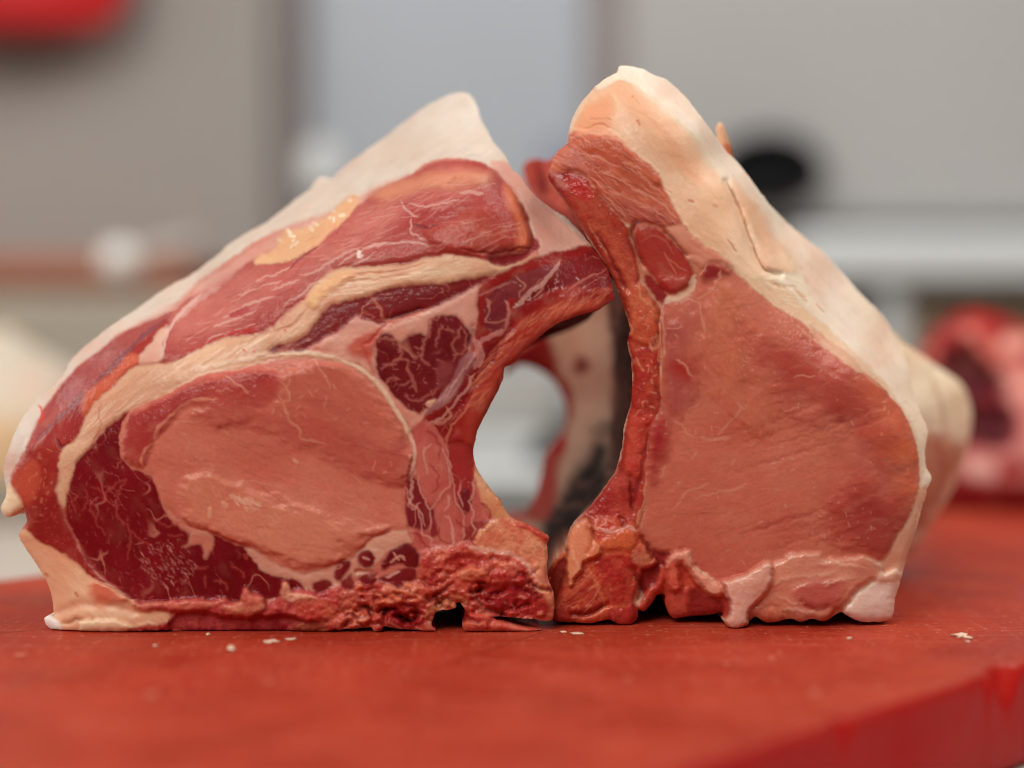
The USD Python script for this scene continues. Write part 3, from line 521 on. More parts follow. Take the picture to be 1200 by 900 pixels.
L.line([(500,498),(520,486),(544,458),(556,438)], 3.5, (210,150,136), .65, -.3, wob=3)
L.line([(522,524),(528,504),(540,486),(556,468)], 3, (206,120,96), .6, -.2, wob=3)
L.line([(505,496),(514,508),(518,524)], 2.6, (204,120,100), .55, -.2)
L.line([(522,478),(528,488),(520,494),(506,498)], 4, (210,140,116), .6, -.3, wob=3)
L.grain([(560,480),(590,420),(640,380),(710,350),(700,340),(640,362),(590,395),(555,450)], 90, 24, -44, (216,130,96), 1.1, .42, 33, 10)
L.grain([(560,480),(590,420),(640,380),(710,350),(700,340),(640,362),(590,395),(555,450)], 50, 20, -44, (120,20,24), 1.2, .4, 34, 10)
L.spots(16, [(600,330),(660,320),(700,340),(640,350),(600,360)], (230,190,180), (.5, 1.0), .5, 35)
# spine side below: pale translucent web with dark lobes
L.reg('spine_web', FA, [(478,515),(488,500),(500,492),(514,508),(522,522),(540,520),(556,532),(566,556),(580,580),(594,604),(580,620),(560,640),(520,650),(490,650),(478,628),(474,600),(478,565),(488,540)], (206,112,96), (172,62,58), 'marble', off=.2, dome=.6, dr=8, ang=80)
for p_ in ([(489,548),(490,530),(498,518),(508,522),(520,528),(526,552),(528,572),(516,586),(506,596),(496,578)],): L.reg(None, FA, p_, (210,124,106), (178,62,56), 'marble', soft=7, off=-.5, ang=80)
for p_, c_ in (([(476,564),(486,560),(494,574),(500,588),(508,598),(505,614),(498,622),(480,616),(475,594)], (124,30,36)), ([(504,604),(512,612),(512,626),(504,628)], (140,40,44)), ([(524,524),(540,518),(552,526),(555,545),(554,575),(551,592),(545,602),(536,596),(530,578),(528,556)], (158,46,42)), ([(538,576),(548,572),(553,584),(550,596),(544,602),(537,594)], (120,28,34)), ([(545,622),(556,612),(570,610),(566,624),(552,634),(543,632)], (150,50,44))):
    L.reg('spine_muscle', MU, p_, c_, None, 'marble', off=.2, dome=1.4, dr=6, ang=80, wob=3)
for p_, w_ in (([(489,556),(492,574),(500,588),(506,598),(514,586),(520,576),(528,564),(527,540),(520,524)], 2.6), ([(497,522),(498,540),(500,556)], 2.4), ([(505,520),(496,528),(498,540)], 2.2), ([(503,598),(506,612),(504,624)], 2.2), ([(484,590),(494,604),(500,618)], 1.8), ([(543,606),(544,620),(540,634)], 2.6), ([(520,524),(526,546),(532,566),(536,590),(544,606)], 2.2), ([(476,570),(484,596),(494,588)], 1.8), ([(541,568),(538,580),(542,592)], 1.8), ([(520,600),(526,590),(524,578)], 2.4)):
    L.line(p_, w_, (218,150,132), .65, -.25, wob=3)
L.reg('bone_edge', BO, [(556,540),(560,550),(566,560),(578,576),(588,588),(597,603),(594,612),(582,610),(573,600),(564,586),(558,566)], (228,176,132), (216,140,98), 'fat', off=-.6, dome=1.5, dr=5, ang=60)
# eye muscle, its redder wedge, the dark muscle at the left
DARK = [(84,562),(92,540),(111,518),(129,498),(152,482),(146,500),(143,518),(145,536),(160,549),(178,557),(190,590),(204,606),(224,620),(244,624),(267,634),(288,641),(300,650),(320,661),(342,671),(360,674),(380,676),(360,692),(340,694),(330,700),(300,704),(260,708),(233,708),(213,708),(196,706),(164,706),(154,701),(138,689),(120,676),(104,660),(96,644),(82,616),(76,596)]
L.reg('dark_muscle', GL, DARK, (112,6,16), (132,18,28), 'marble', off=.2, dome=2.0, dr=16, ang=58, wob=2)
EYE = [(153,483),(173,472),(200,460),(216,451),(233,441),(251,436),(278,435),(304,425),(338,420),(364,421),(400,425),(418,434),(434,447),(448,464),(462,484),(474,504),(483,526),(480,548),(476,566),(473,585),(475,605),(477,619),(468,623),(447,625),(432,633),(420,645),(402,656),(380,664),(358,670),(342,668),(320,659),(300,648),(289,639),(267,632),(244,621),(224,617),(204,600),(190,588),(182,566),(177,557),(160,549),(145,537),(142,519),(145,502)]
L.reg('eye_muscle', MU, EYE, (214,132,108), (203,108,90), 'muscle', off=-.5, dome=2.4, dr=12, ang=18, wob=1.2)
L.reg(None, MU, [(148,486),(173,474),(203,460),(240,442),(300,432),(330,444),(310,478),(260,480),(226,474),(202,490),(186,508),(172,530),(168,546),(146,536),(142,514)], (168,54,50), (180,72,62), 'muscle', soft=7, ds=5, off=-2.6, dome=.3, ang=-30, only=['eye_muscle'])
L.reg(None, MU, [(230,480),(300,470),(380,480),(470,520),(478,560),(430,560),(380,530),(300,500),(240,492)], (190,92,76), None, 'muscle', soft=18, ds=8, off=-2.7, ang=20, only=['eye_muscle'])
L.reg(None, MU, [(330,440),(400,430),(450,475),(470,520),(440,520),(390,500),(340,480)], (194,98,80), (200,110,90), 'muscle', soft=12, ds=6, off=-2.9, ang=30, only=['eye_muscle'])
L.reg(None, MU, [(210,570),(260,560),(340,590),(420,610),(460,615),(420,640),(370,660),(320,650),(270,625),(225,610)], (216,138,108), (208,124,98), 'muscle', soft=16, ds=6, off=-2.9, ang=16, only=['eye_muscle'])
VE = (212,140,112)
L.line([(400,423),(420,431),(438,445),(454,464),(468,487),(480,508),(486,524),(485,540),(480,556)], 4.2, (238,202,172), .8, -.4, taper=True, wob=2, soft=1.4)
L.line([(160,474),(200,456),(240,438),(290,428),(338,418)], 2.4, (236,200,168), .5, -.2, wob=2)
L.line([(153,482),(145,500),(142,517),(145,536),(158,548),(178,558)], 4.2, (214,134,110), .8, -.2, wob=3)
L.line([(255,467),(229,469),(213,476),(200,487),(186,502),(182,516),(170,528),(165,540),(172,550),(178,558)], 4.2, (216,138,112), .8, -.2, wob=2)
L.line([(178,557),(189,578),(191,592),(202,606),(222,619)], 5, (208,130,104), .8, -.2, wob=3)
L.reg('fat_seam', FA, [(200,604),(214,612),(226,618),(244,622),(250,632),(246,648),(241,656),(238,640),(232,638),(212,642),(222,634),(218,624),(206,614)], (210,144,116), (196,110,90), 'fat', off=-.4, dome=.6, dr=4, rag=(1.8, 6))
L.reg('fat_seam', FA, [(286,640),(302,646),(320,658),(342,668),(362,672),(390,664),(406,656),(424,644),(434,632),(452,624),(474,621),(482,634),(470,640),(450,648),(436,668),(420,676),(404,680),(390,690),(362,690),(350,682),(330,676),(312,672),(302,662)], (222,174,146), (206,138,114), 'fat', off=-.3, dome=1.0, dr=7, rag=(2.0, 8))
for p_, w_ in (([(327,446),(334,452),(338,462),(338,470),(331,470),(336,482),(341,495),(352,504),(354,514),(366,517),(384,520)], 3.0), ([(340,444),(338,452),(334,454)], 2.4), ([(330,470),(326,462)], 1.8), ([(366,418),(374,432),(384,446),(388,456)], 2.6), ([(264,440),(278,450),(292,462)], 2.0), ([(202,502),(214,494),(230,495),(240,492)], 2.2), ([(262,498),(264,506),(270,512)], 1.8), ([(216,508),(222,518),(218,526)], 1.8), ([(246,542),(249,554),(246,560)], 2.2), ([(218,556),(222,566),(218,576)], 1.8), ([(290,604),(300,596),(304,590)], 2.4), ([(320,616),(328,606)], 2), ([(288,606),(298,614),(306,624)], 1.8), ([(380,630),(396,627),(420,624),(446,626)], 2.6), ([(284,562),(302,566),(320,570),(342,578)], 1.6), ([(350,468),(356,464)], 1.8), ([(346,482),(354,476)], 1.6), ([(362,456),(366,464)], 1.6), ([(344,548),(350,540)], 2), ([(370,610),(376,618)], 1.8), ([(318,486),(320,478)], 1.4), ([(420,590),(428,600)], 1.6), ([(440,540),(436,552)], 1.4), ([(447,556),(452,552)], 2.2), ([(414,558),(424,568)], 1.4)):
    L.line(p_, w_, VE, .72, -.15, wob=2.5)
L.grain(EYE, 150, 12, 20, (206,132,106), .9, .30, 41, 25)
L.grain(EYE, 60, 40, 16, (150,48,42), 1.6, .22, 42, 14)
L.grain([(215,540),(300,590),(330,610),(300,630),(240,600)], 60, 9, 40, (224,160,130), 1.0, .5, 43, 25)
L.grain([(268,580),(290,582),(306,592),(296,600),(276,590)], 40, 8, 40, (238,190,165), .9, .6, 44, 18)
for p_, w_ in (([(246,596),(246,606)], 6), ([(262,590),(265,594)], 6), ([(345,540),(348,542)], 5)): L.line(p_, w_, (226,160,128), .85, -.7, taper=False, smooth=False, wob=.6, dw=3)
L.spots(60, EYE, (220,156,130), (.5, 1.0), .45, 45)
for p_, w_ in (([(100,574),(102,590),(96,600)], 2), ([(108,572),(122,576),(132,570),(148,562)], 3), ([(148,562),(140,580),(138,604),(152,620),(154,634),(148,656)], 3.2), ([(152,622),(166,632),(176,646)], 1.8), ([(138,598),(124,584)], 1.6), ([(90,600),(84,592),(92,580)], 2), ([(104,590),(112,610),(124,628)], 1.6), ([(96,640),(108,660),(126,680),(144,692)], 2.4), ([(118,470),(116,500),(104,530)], 1.2), ([(180,610),(200,616),(212,612)], 2), ([(216,606),(222,614)], 3), ([(196,628),(214,626)], 2), ([(240,676),(242,690)], 3), ([(252,680),(262,684),(264,692)], 3.5), ([(284,650),(290,656)], 5), ([(280,668),(286,676)], 3.5), ([(228,664),(242,666)], 5), ([(272,664),(280,668)], 3)):
    L.line(p_, w_ * .8, (176,74,64), .5, -.15, wob=4, soft=1.5)
L.grain([(90,580),(150,590),(200,640),(230,690),(150,680),(100,640)], 90, 5, 56, (190,96,92), .6, .3, 47, 22)
L.grain([(170,640),(215,640),(230,670),(200,690),(170,676)], 110, 6, 48, (214,146,136), .7, .45, 48, 20)
L.spots(70, DARK, (196,96,92), (.4, .9), .5, 49)
# fat flap at the lower left
L.reg('fat_flap', FA, [(16,622),(33,622),(47,636),(62,642),(76,651),(93,662),(107,676),(120,684),(138,692),(160,706),(196,718),(200,740),(180,750),(40,750),(40,710),(60,700),(30,650)], (230,184,146), (220,156,118), 'fat', off=-.4, dome=2.2, dr=14, ang=40)
L.reg(None, FA, [(104,690),(116,680),(140,694),(156,704),(140,706),(116,710)], (212,110,78), None, 'fat', soft=6, ds=4, off=-2, only=['fat_flap'])
L.line([(70,716),(96,708),(130,710),(160,716)], 6, (206,132,98), .5, .9, soft=3, dw=6)
L.line([(74,732),(92,726),(120,728),(140,734)], 3, (150,80,56), .6, .8, dw=3)
L.reg(None, FA, [(92,738),(96,729),(118,725),(140,728),(152,734),(150,742),(100,742)], (236,204,166), None, 'fat', soft=2, ds=3, off=-2.5, dome=1, dr=5)
L.reg('fat_flap', FA, [(50,726),(58,720),(66,726),(74,736),(66,742),(56,736)], (236,222,212), None, 'fat', soft=2, off=-1.5, dome=1, dr=4)
for p_ in ([(52,672),(57,675)], [(88,694),(92,700)]): L.line(p_, 3, (190,90,60), .6, .2, smooth=False)
# torn strip along the bottom
TORN = [(152,706),(164,705),(178,708),(200,703),(216,702),(233,701),(250,703),(262,702),(274,706),(284,704),(284,692),(289,690),(294,697),(302,696),(310,702),(316,706),(330,698),(332,684),(338,684),(342,692),(356,690),(372,694),(384,690),(400,686),(412,690),(430,684),(450,688),(450,745),(300,748),(150,748),(160,735),(200,728),(205,718),(180,715)]
L.reg('torn_meat', MU, TORN, (204,92,82), (160,30,36), 'rough', off=-1.8, dome=2.2, dr=9, rag=(2.5, 6), amp=1.0)
L.reg(None, MU, [(206,720),(230,716),(260,722),(300,724),(340,722),(360,732),(340,742),(210,742)], (150,30,36), (186,74,70), 'rough', soft=3, ds=3, off=1.6, amp=.9)
L.reg(None, FA, [(156,708),(170,707),(200,705),(230,704),(256,706),(248,712),(220,716),(190,714),(166,716)], (196,84,68), (212,120,100), 'rough', soft=2, ds=3, off=-3.0, dome=1, dr=6, amp=.6)
L.reg(None, FA, [(262,712),(280,706),(300,700),(310,706),(308,716),(290,720),(270,718)], (214,134,104), (200,90,72), 'rough', soft=3, ds=3, off=-3.4, dome=1.4, dr=6, amp=.8)
L.reg(None, FA, [(282,704),(284,692),(289,690),(296,698),(304,698),(310,704),(298,710),(288,708)], (214,122,100), (196,84,70), 'rough', soft=2, ds=2.5, off=-4, dome=1, dr=4, amp=.7)
L.reg(None, FA, [(331,700),(331,684),(338,683),(342,694),(356,696),(372,700),(366,708),(344,706)], (216,132,104), (226,160,130), 'rough', soft=2, ds=2.5, off=-3.4, dome=1, dr=4, amp=.7)
L.reg(None, FA, [(346,706),(374,702),(400,704),(420,714),(416,728),(390,734),(360,730),(350,720)], (186,60,52), (210,110,80), 'rough', soft=4, ds=3, off=-2.4, dome=1, dr=6)
L.reg(None, FA, [(340,736),(370,726),(400,728),(420,734),(400,740),(350,742)], (184,96,68), (150,60,50), 'rough', soft=3, ds=3, off=-1)
# crushed chine bone
BONE = [(402,690),(420,686),(450,684),(470,690),(486,680),(494,656),(500,646),(530,640),(552,636),(576,640),(600,648),(622,664),(636,682),(652,700),(654,730),(640,745),(400,745),(398,715)]
L.reg('chine_bone', BO, BONE, (172,36,34), (222,118,94), 'rough', off=-1.6, dome=2.4, dr=10, rag=(2.5, 7), amp=1.3)
L.reg('bone_marrow', BO, [(560,626),(572,612),(590,606),(606,611),(622,617),(642,630),(641,650),(641,664),(634,678),(622,664),(606,652),(590,646),(572,646),(556,640)], (234,162,122), (218,120,88), 'rough', off=-.8, dome=1.8, dr=10, amp=.6)
L.reg(None, BO, [(604,611),(620,615),(643,628),(638,634),(618,622),(604,617)], (196,70,52), None, 'rough', soft=2, off=-2, amp=.5)
L.reg(None, BO, [(622,670),(634,676),(642,690),(649,700),(646,722),(636,716),(634,700),(626,684)], (220,140,104), (206,104,80), 'rough', soft=2.5, off=-1.6, dome=.8, dr=5, amp=.7)
L.line([(545,640),(556,642),(580,646),(600,650),(618,662),(626,676),(632,688)], 5.5, (228,164,144), .75, -.5, wob=3, soft=1.5)
L.reg(None, BO, [(536,672),(546,664),(560,664),(570,672),(566,680),(552,682),(540,680)], (214,100,72), (222,132,98), 'rough', soft=2, ds=3, off=-4.2, dome=1.2, dr=5, amp=.7)
L.reg(None, BO, [(440,700),(452,686),(466,680),(484,686),(500,690),(496,704),(470,712),(450,716)], (206,92,64), (216,122,88), 'rough', soft=3, ds=3, off=-3.6, dome=1.2, dr=6)
L.reg(None, BO, [(500,734),(502,716),(512,704),(524,696),(540,696),(548,706),(540,708),(534,712),(514,718),(508,730)], (214,150,106), (206,110,80), 'rough', soft=2, ds=2.5, off=-1.8, amp=.5)
L.reg(None, BO, [(560,690),(600,684),(640,704),(640,722),(600,722),(570,714)], (156,30,34), (176,50,42), 'rough', soft=5, ds=4, off=-.6)
L.reg(None, BO, [(546,720),(560,714),(584,724),(606,732),(637,740),(606,744),(548,744)], (198,66,54), (214,110,86), 'rough', soft=2, ds=3, off=-3.5, dome=1.5, dr=5, amp=.7)
L.reg(None, BO, [(446,720),(470,706),(490,712),(500,730),(480,738),(456,734)], (150,26,30), (180,56,46), 'rough', soft=4, ds=3, off=-1.0)
L.reg(None, BO, [(540,650),(560,650),(580,656),(560,662),(540,664),(520,660)], (160,34,34), (186,66,52), 'rough', soft=4, ds=4, off=-1)
L.line([(446,716),(452,712),(450,724)], 5, (60,8,10), .7, 3, dw=4); L.line([(420,716),(430,712),(438,722)], 5, (84,10,14), .6, 2.5, dw=4)
L.line([(530,684),(520,692),(506,700)], 3.5, (84,12,14), .6, 1.5, dw=3); L.line([(604,668),(616,676),(626,690)], 3, (110,20,22), .5, 1.0, dw=3)
L.line([(560,718),(576,716),(590,722)], 3, (70,10,12), .6, 1.6, dw=3)
rng = np.random.default_rng(3)
for k in range(34):
    u, v = rng.uniform(410, 640), rng.uniform(655, 728); an = rng.uniform(-.9, .6); ln = rng.uniform(6, 16); d_ = np.array([math.cos(an), math.sin(an)]) * ln
    L.line([(u - d_[0], v - d_[1]), (u + rng.normal(0, 2), v + rng.normal(0, 2)), (u + d_[0], v + d_[1])], rng.uniform(1.6, 3.6), (104,14,20), rng.uniform(.3, .6), rng.uniform(.5, 1.3), wob=6, dw=2.6)
for k in range(26):
    u, v = rng.uniform(410, 640), rng.uniform(660, 728); r_ = rng.uniform(3, 8)
    L.reg(None, BO, [(u + r_ * math.cos(t) * rng.uniform(.7, 1.3), v + .7 * r_ * math.sin(t) * rng.uniform(.7, 1.3)) for t in np.linspace(0, 2 * math.pi, 8)[:-1]], [(222,128,98), (196,72,58), (150,28,32)][k % 3], None, 'rough', soft=2, ds=3, off=[-3.2, -2.6, 0][k % 3], dome=1.6, dr=4, amp=.6, only=['chine_bone'])
for k in range(40):
    u, v = rng.uniform(400, 646), rng.uniform(690, 734); an = rng.uniform(-.5, .5); ln = rng.uniform(5, 14); d_ = np.array([math.cos(an), math.sin(an)]) * ln
    L.line([(u - d_[0], v - d_[1]), (u + rng.normal(0, 2), v + rng.normal(0, 2)), (u + d_[0], v + d_[1])], rng.uniform(1.6, 3.4), [(70,8,12), (110,16,20), (226,140,116)][k % 3], rng.uniform(.4, .7), [1.6, 1.0, -1.5][k % 3], wob=6, dw=2.6)  # dark crevices and pale wet highlights, painted into the colour
for p_ in ([(480,520),(484,560),(480,600)], [(500,500),(512,520),(516,540)], [(508,540),(512,562),(506,580)], [(556,560),(552,600),(556,630)], [(520,604),(530,620),(528,640)], [(566,586),(572,600),(566,620)], [(492,600),(500,630),(520,646)], [(536,606),(548,626),(560,640)], [(484,624),(500,640),(512,660)], [(510,612),(518,630),(536,640)]):
    L.line(p_, rng.uniform(1.8, 3.2), [(226,166,150), (146,34,36)][int(rng.integers(2))], .55, -.2, wob=6)
# dark round muscles in the fat above the torn strip
for p_ in ([(390,673),(396,664),(404,657),(410,656),(411,666),(404,676),(396,682)], [(401,688),(405,677),(413,670),(415,680),(413,690),(406,693)], [(420,654),(424,648),(432,646),(440,650),(441,658),(436,664),(426,664),(421,660)], [(447,664),(453,652),(462,644),(474,637),(484,640),(490,650),(491,664),(480,664),(468,660),(456,666)], [(446,678),(458,672),(472,666),(488,668),(486,680),(476,684),(466,690),(458,682),(448,686)], [(420,676),(430,670),(440,676),(436,686),(424,684)], [(366,686),(376,680),(388,684),(384,694),(370,696)]):
    L.reg('spine_muscle', MU, p_, (108,12,20), (130,30,32), 'marble', off=-.4, dome=1.2, dr=4, wob=4, ang=-30)
for p_ in ([(456,660),(466,652),(476,656)], [(462,648),(468,656)], [(426,654),(434,658)], [(424,668),(436,668)], [(452,676),(470,670)]): L.line(p_, 3, (222,160,140), .7, -.2, wob=3)
L.spots(30, BONE, (236,170,146), (.5, 1.3), .5, 61)
left = thing('pork_loin', 'left bone in pork loin with dark red marbled muscle beside the pale eye', 'meat', (P(350, 741, YL)[0], YL, 0))
L.lift = .0022
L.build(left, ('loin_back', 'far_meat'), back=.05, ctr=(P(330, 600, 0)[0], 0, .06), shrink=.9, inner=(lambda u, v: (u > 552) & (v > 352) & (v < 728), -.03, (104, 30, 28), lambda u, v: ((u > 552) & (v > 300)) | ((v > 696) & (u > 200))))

# ------------------------------------------------------------------ the right pork loin
FW = 'fat_wet'
YR = float(board_y(735)) + .0004
R_OUT = [(667,166),(667,152),(673,134),(682,119),(696,103),(711,91),(723,85),(725,78),(733,77),(751,80),(767,88),(782,94),(800,110),(812,124),(824,140),(838,158),(850,176),(860,186),(869,196),(887,220),(904,242),(922,260),(944,279),(967,298),(989,322),(1011,347),(1033,369),(1052,398),(1064,430),(1070,460),(1079,484),(1087,504),(1084,527),(1085,546),(1092,560),(1088,569),(1080,598),(1073,622),(1064,648),(1056,678),(1049,702),(1046,721),(1036,728),(1007,728),(991,720),(985,717),(973,724),(964,728),(952,725),(938,729),(926,725),(907,729),(895,728),(886,723),(879,727),(877,732),(871,736),(862,738),(853,735),(848,727),(846,718),(832,720),(818,721),(800,723),(790,724),(784,719),(780,706),(779,697),(771,697),(762,709),(755,716),(748,715),(746,726),(734,733),(724,731),(713,726),(693,730),(673,729),(649,727),(647,712),(642,690),(643,670),(653,653),(662,645),(664,630),(668,618),(676,608),(689,596),(699,583),(711,567),(722,549),(730,518),(731,500),(738,478),(741,455),(740,424),(737,412),(735,400),(738,388),(735,372),(729,356),(722,335),(713,316),(704,302),(692,284),(682,268),(667,243),(650,222),(643,207),(646,192),(653,179),(663,170)]
R_MAC = [(733,80,18),(760,84,22),(800,110,27),(859,184,38),(922,260,48),(989,322,56),(1052,395,56),(1072,462,34),(1087,504,24),(1088,560,14),(1062,655,9),(1046,722,5),(742,96,5),(782,128,5),(813,160,5),(849,213,5),(875,271,4),(896,316,3),(930,330,14),(960,350,22),(1000,400,20),(1040,450,16),(1060,490,10),
  (700,103,14),(680,125,12),(667,155,9),(720,140,2),(780,200,1),(820,280,0),(644,205,9),(665,225,6),(690,240,2),(700,280,6),(740,360,3),(737,440,3),(730,520,4),(700,590,5),(670,640,4),(650,690,4),(700,680,0),(690,728,2),(760,700,7),(800,720,5),(850,735,-1),(900,727,2),(1000,728,0),
  (900,500,0),(820,450,0),(950,420,0),(1000,500,0),(1040,560,1),(860,620,0),(1030,640,1),(760,560,2),(780,370,1),(860,330,1),(930,385,1),(1000,430,2),(1060,520,5),(1075,580,6)]
R = Cut(ragged(curve(R_OUT, n=5), .8, 6, 5), R_MAC, YR, roll=(2.0, 4.0), seed=400)
R.reg('fat_cap', FA, [(600,40),(1140,40),(1140,780),(600,780)], (232,196,164), (228,182,146), 'fat', smooth=False, ang=48)
# rind side, pale rim rolling to the back
R.reg('fat_rind', FA, [(700,70),(740,60),(800,90),(880,190),(1000,320),(1080,400),(1110,520),(1080,660),(1060,700),(1050,680),(1066,640),(1078,590),(1080,545),(1076,518),(1066,490),(1050,466),(1030,440),(1000,412),(960,376),(925,340),(900,320),(887,302),(875,271),(864,238),(849,213),(831,189),(813,160),(796,143),(782,128),(760,112),(744,99),(726,94),(700,104)], (244,224,204), (238,208,182), 'fat', soft=3, ds=3, ang=48, dome=.6)
R.grain([(900,320),(990,330),(1060,440),(1080,520),(1060,490),(1000,410),(930,350)], 90, 20, 44, (240,220,200), 1.2, .5, 71, 14)
# cream cut fat of the top
FACE = [(670,160),(676,140),(690,118),(706,105),(724,95),(742,99),(760,113),(782,129),(796,144),(813,161),(831,190),(849,214),(864,239),(875,272),(887,303),(899,322),(884,324),(862,310),(846,298),(822,286),(800,262),(790,244),(778,220),(768,200),(750,186),(730,170),(718,161),(696,157),(680,156)]
R.reg('cut_fat', FA, FACE, (242,188,148), (242,204,172), 'fat', soft=3, ds=4, off=.4, dome=.8, dr=12, ang=50)
R.reg(None, FA, [(672,150),(680,128),(698,112),(716,108),(722,128),(716,150),(700,157),(680,156)], (238,166,120), (234,156,110), 'fat', soft=7, off=.2, only=['cut_fat'])
R.reg(None, FA, [(720,104),(744,104),(776,136),(800,170),(830,220),(806,210),(776,172),(740,140)], (236,172,132), (240,186,148), 'fat', soft=14, off=.3, only=['cut_fat'], ang=50)
R.line([(728,92),(745,99),(762,113),(784,129),(798,145),(815,162),(833,191),(850,214),(862,234)], 7, (240,216,188), .6, -.7, soft=3, dw=5)  # highlight along the rim, painted as a pale line
R.line([(745,142),(752,148)], 4, (206,78,50), .5, .1, smooth=False); R.line([(806,234),(815,236)], 4, (206,70,56), .5, .1, smooth=False); R.line([(836,240),(842,243)], 3, (210,100,80), .35, 0, smooth=False)
R.line([(852,280),(858,288),(864,296)], 2.4, (186,90,70), .5, .2, wob=1); R.line([(741,112),(744,113)], 3, (206,100,70), .5, 0, smooth=False)
R.line([(720,112),(724,130),(720,150),(728,166)], 4, (240,196,150), .5, -.2, soft=3)
R.line([(684,152),(700,146),(716,150)], 2, (200,120,80), .5, .3); R.line([(690,140),(706,138),(716,140)], 2, (204,126,84), .4, .2)
# folded lobe of fat
R.reg('fat_fold', FA, [(852,214),(862,212),(876,226),(892,248),(908,272),(922,296),(936,316),(926,322),(910,318),(898,316),(888,300),(877,270),(866,240)], (242,190,148), (244,206,172), 'fat', soft=9, ds=5, off=-.8, dome=5, dr=16, ang=55)
R.line([(851,213),(865,240),(876,271),(888,302),(898,318),(914,322)], 3.4, (186,104,64), .6, 1.9, wob=1, dw=4)  # brown line paints shade into the crease of the fold
R.line([(856,240),(864,262),(872,284)], 3, (232,196,168), .6, -.4, soft=2)
R.line([(896,328),(918,322),(934,330),(950,342)], 5, (238,214,182), .7, -.5, wob=4)
R.line([(908,334),(930,338),(946,352)], 4, (212,144,92), .6, .5, wob=3, soft=2)
R.grain([(896,320),(930,318),(960,340),(940,360),(910,345)], 40, 16, 35, (242,222,194), 1.3, .6, 73, 16)
# red torn muscle at the upper left and rib strip beside the cavity
TOPM = [(668,160),(672,153),(684,156),(697,157),(720,161),(732,170),(751,186),(769,201),(779,221),(791,245),(798,258),(806,272),(800,284),(788,276),(778,268),(764,262),(750,262),(738,262),(724,252),(712,240),(698,222),(686,206),(670,200),(652,206),(640,210),(642,192),(652,178)]
R.reg('torn_muscle', MU, TOPM, (182,78,60), (206,112,82), 'muscle', off=-1.2, dome=2.0, dr=9, ang=32, wob=3, rag=(1.2, 8))
R.reg(None, MU, [(690,160),(720,163),(750,190),(772,212),(760,214),(726,196),(700,180),(680,176)], (190,84,56), (206,110,74), 'muscle', soft=8, ds=5, off=-2.6, ang=32)
R.reg(None, MU, [(712,232),(740,236),(772,246),(796,262),(780,266),(750,258),(728,250)], (160,58,50), (190,96,80), 'muscle', soft=6, ds=4, off=-1.8, ang=22)
R.reg(None, MU, [(664,172),(676,168),(684,186),(690,204),(676,200),(660,196),(652,190)], (196,100,84), (216,140,118), 'muscle', soft=5, off=-2.2, ang=70)
R.line([(669,162),(690,155),(712,158),(728,166),(736,172)], 5, (226,150,116), .7, -.9, wob=2, soft=2)
for p_, w_ in (([(694,222),(716,240),(734,256)], 3), ([(698,214),(730,230),(770,248)], 2.6), ([(724,194),(752,206),(772,224)], 3.2), ([(730,190),(744,196),(750,202)], 4), ([(700,200),(728,212),(760,232)], 2.4), ([(740,222),(770,236),(792,254)], 3), ([(676,178),(700,184),(726,196)], 2), ([(750,240),(776,252),(796,266)], 2.4), ([(704,226),(726,244),(742,254)], 2)):
    R.line(p_, w_, (224,150,126), .6, -.3, wob=4)
R.grain(TOPM, 110, 24, 32, (226,146,118), 1.1, .42, 75, 10); R.grain(TOPM, 60, 22, 30, (136,34,30), 1.2, .45, 76, 10)
R.line([(696,222),(706,236),(712,244)], 3, (96,24,24), .6, .8)
RIB = [(640,214),(645,200),(652,204),(668,200),(684,206),(698,222),(706,234),(716,246),(728,256),(736,266),(738,280),(744,294),(748,306),(749,322),(750,330),(756,336),(764,346),(774,357),(774,372),(773,387),(775,402),(774,433),(776,450),(776,474),(768,490),(762,500),(760,524),(757,551),(759,572),(756,592),(750,614),(742,628),(716,640),(690,640),(664,630),(668,618),(680,604),(700,582),(722,549),(731,510),(740,462),(740,424),(735,400),(738,388),(728,354),(704,302),(680,266),(650,222)]
R.reg('rib_strip', BO, RIB, (150,32,28), (180,66,46), 'rough', off=-.4, dome=2.4, dr=10, amp=.4, wob=2)
R.reg(None, BO, [(660,226),(676,214),(692,222),(712,248),(730,280),(742,306),(748,330),(738,340),(722,310),(700,280),(676,250)], (176,60,46), (196,92,64), 'rough', soft=6, ds=4, off=-1.4, amp=.4)
R.reg(None, BO, [(732,338),(750,336),(766,352),(772,376),(768,402),(752,404),(738,392),(734,364)], (192,78,50), (206,104,70), 'rough', soft=6, ds=4, off=-2.2, amp=.55)
R.reg(None, BO, [(737,404),(752,408),(770,412),(770,440),(762,470),(744,484),(738,470),(742,440)], (172,44,36), (198,82,58), 'rough', soft=5, ds=4, off=-1.6, amp=.7)
R.reg(None, BO, [(742,480),(760,486),(768,492),(760,520),(756,552),(744,560),(732,546),(734,512)], (190,58,46), (204,84,64), 'rough', soft=4, ds=4, off=-1.4, amp=.6)
R.reg(None, BO, [(700,588),(720,560),(738,556),(752,576),(746,604),(720,612),(700,606)], (170,46,40), (190,80,64), 'rough', soft=5, ds=4, off=-.8, amp=.5)
R.reg(None, BO, [(664,216),(672,206),(688,212),(694,228),(684,236),(672,226)], (188,48,40), None, 'rough', soft=6, off=-1.6, amp=.5)
R.line([(646,200),(656,212),(664,222)], 8, (206,128,118), .7, -.8, soft=3)
R.line([(645,214),(660,236),(676,262),(692,286),(706,308),(718,334),(726,356),(732,384)], 4.5, (176,120,106), .65, .4, soft=2)
R.line([(700,276),(714,300),(724,318),(736,342)], 5, (124,20,26), .65, .9, wob=3, dw=4)
R.line([(690,262),(704,286),(712,300)], 2, (214,140,110), .5, -.2)
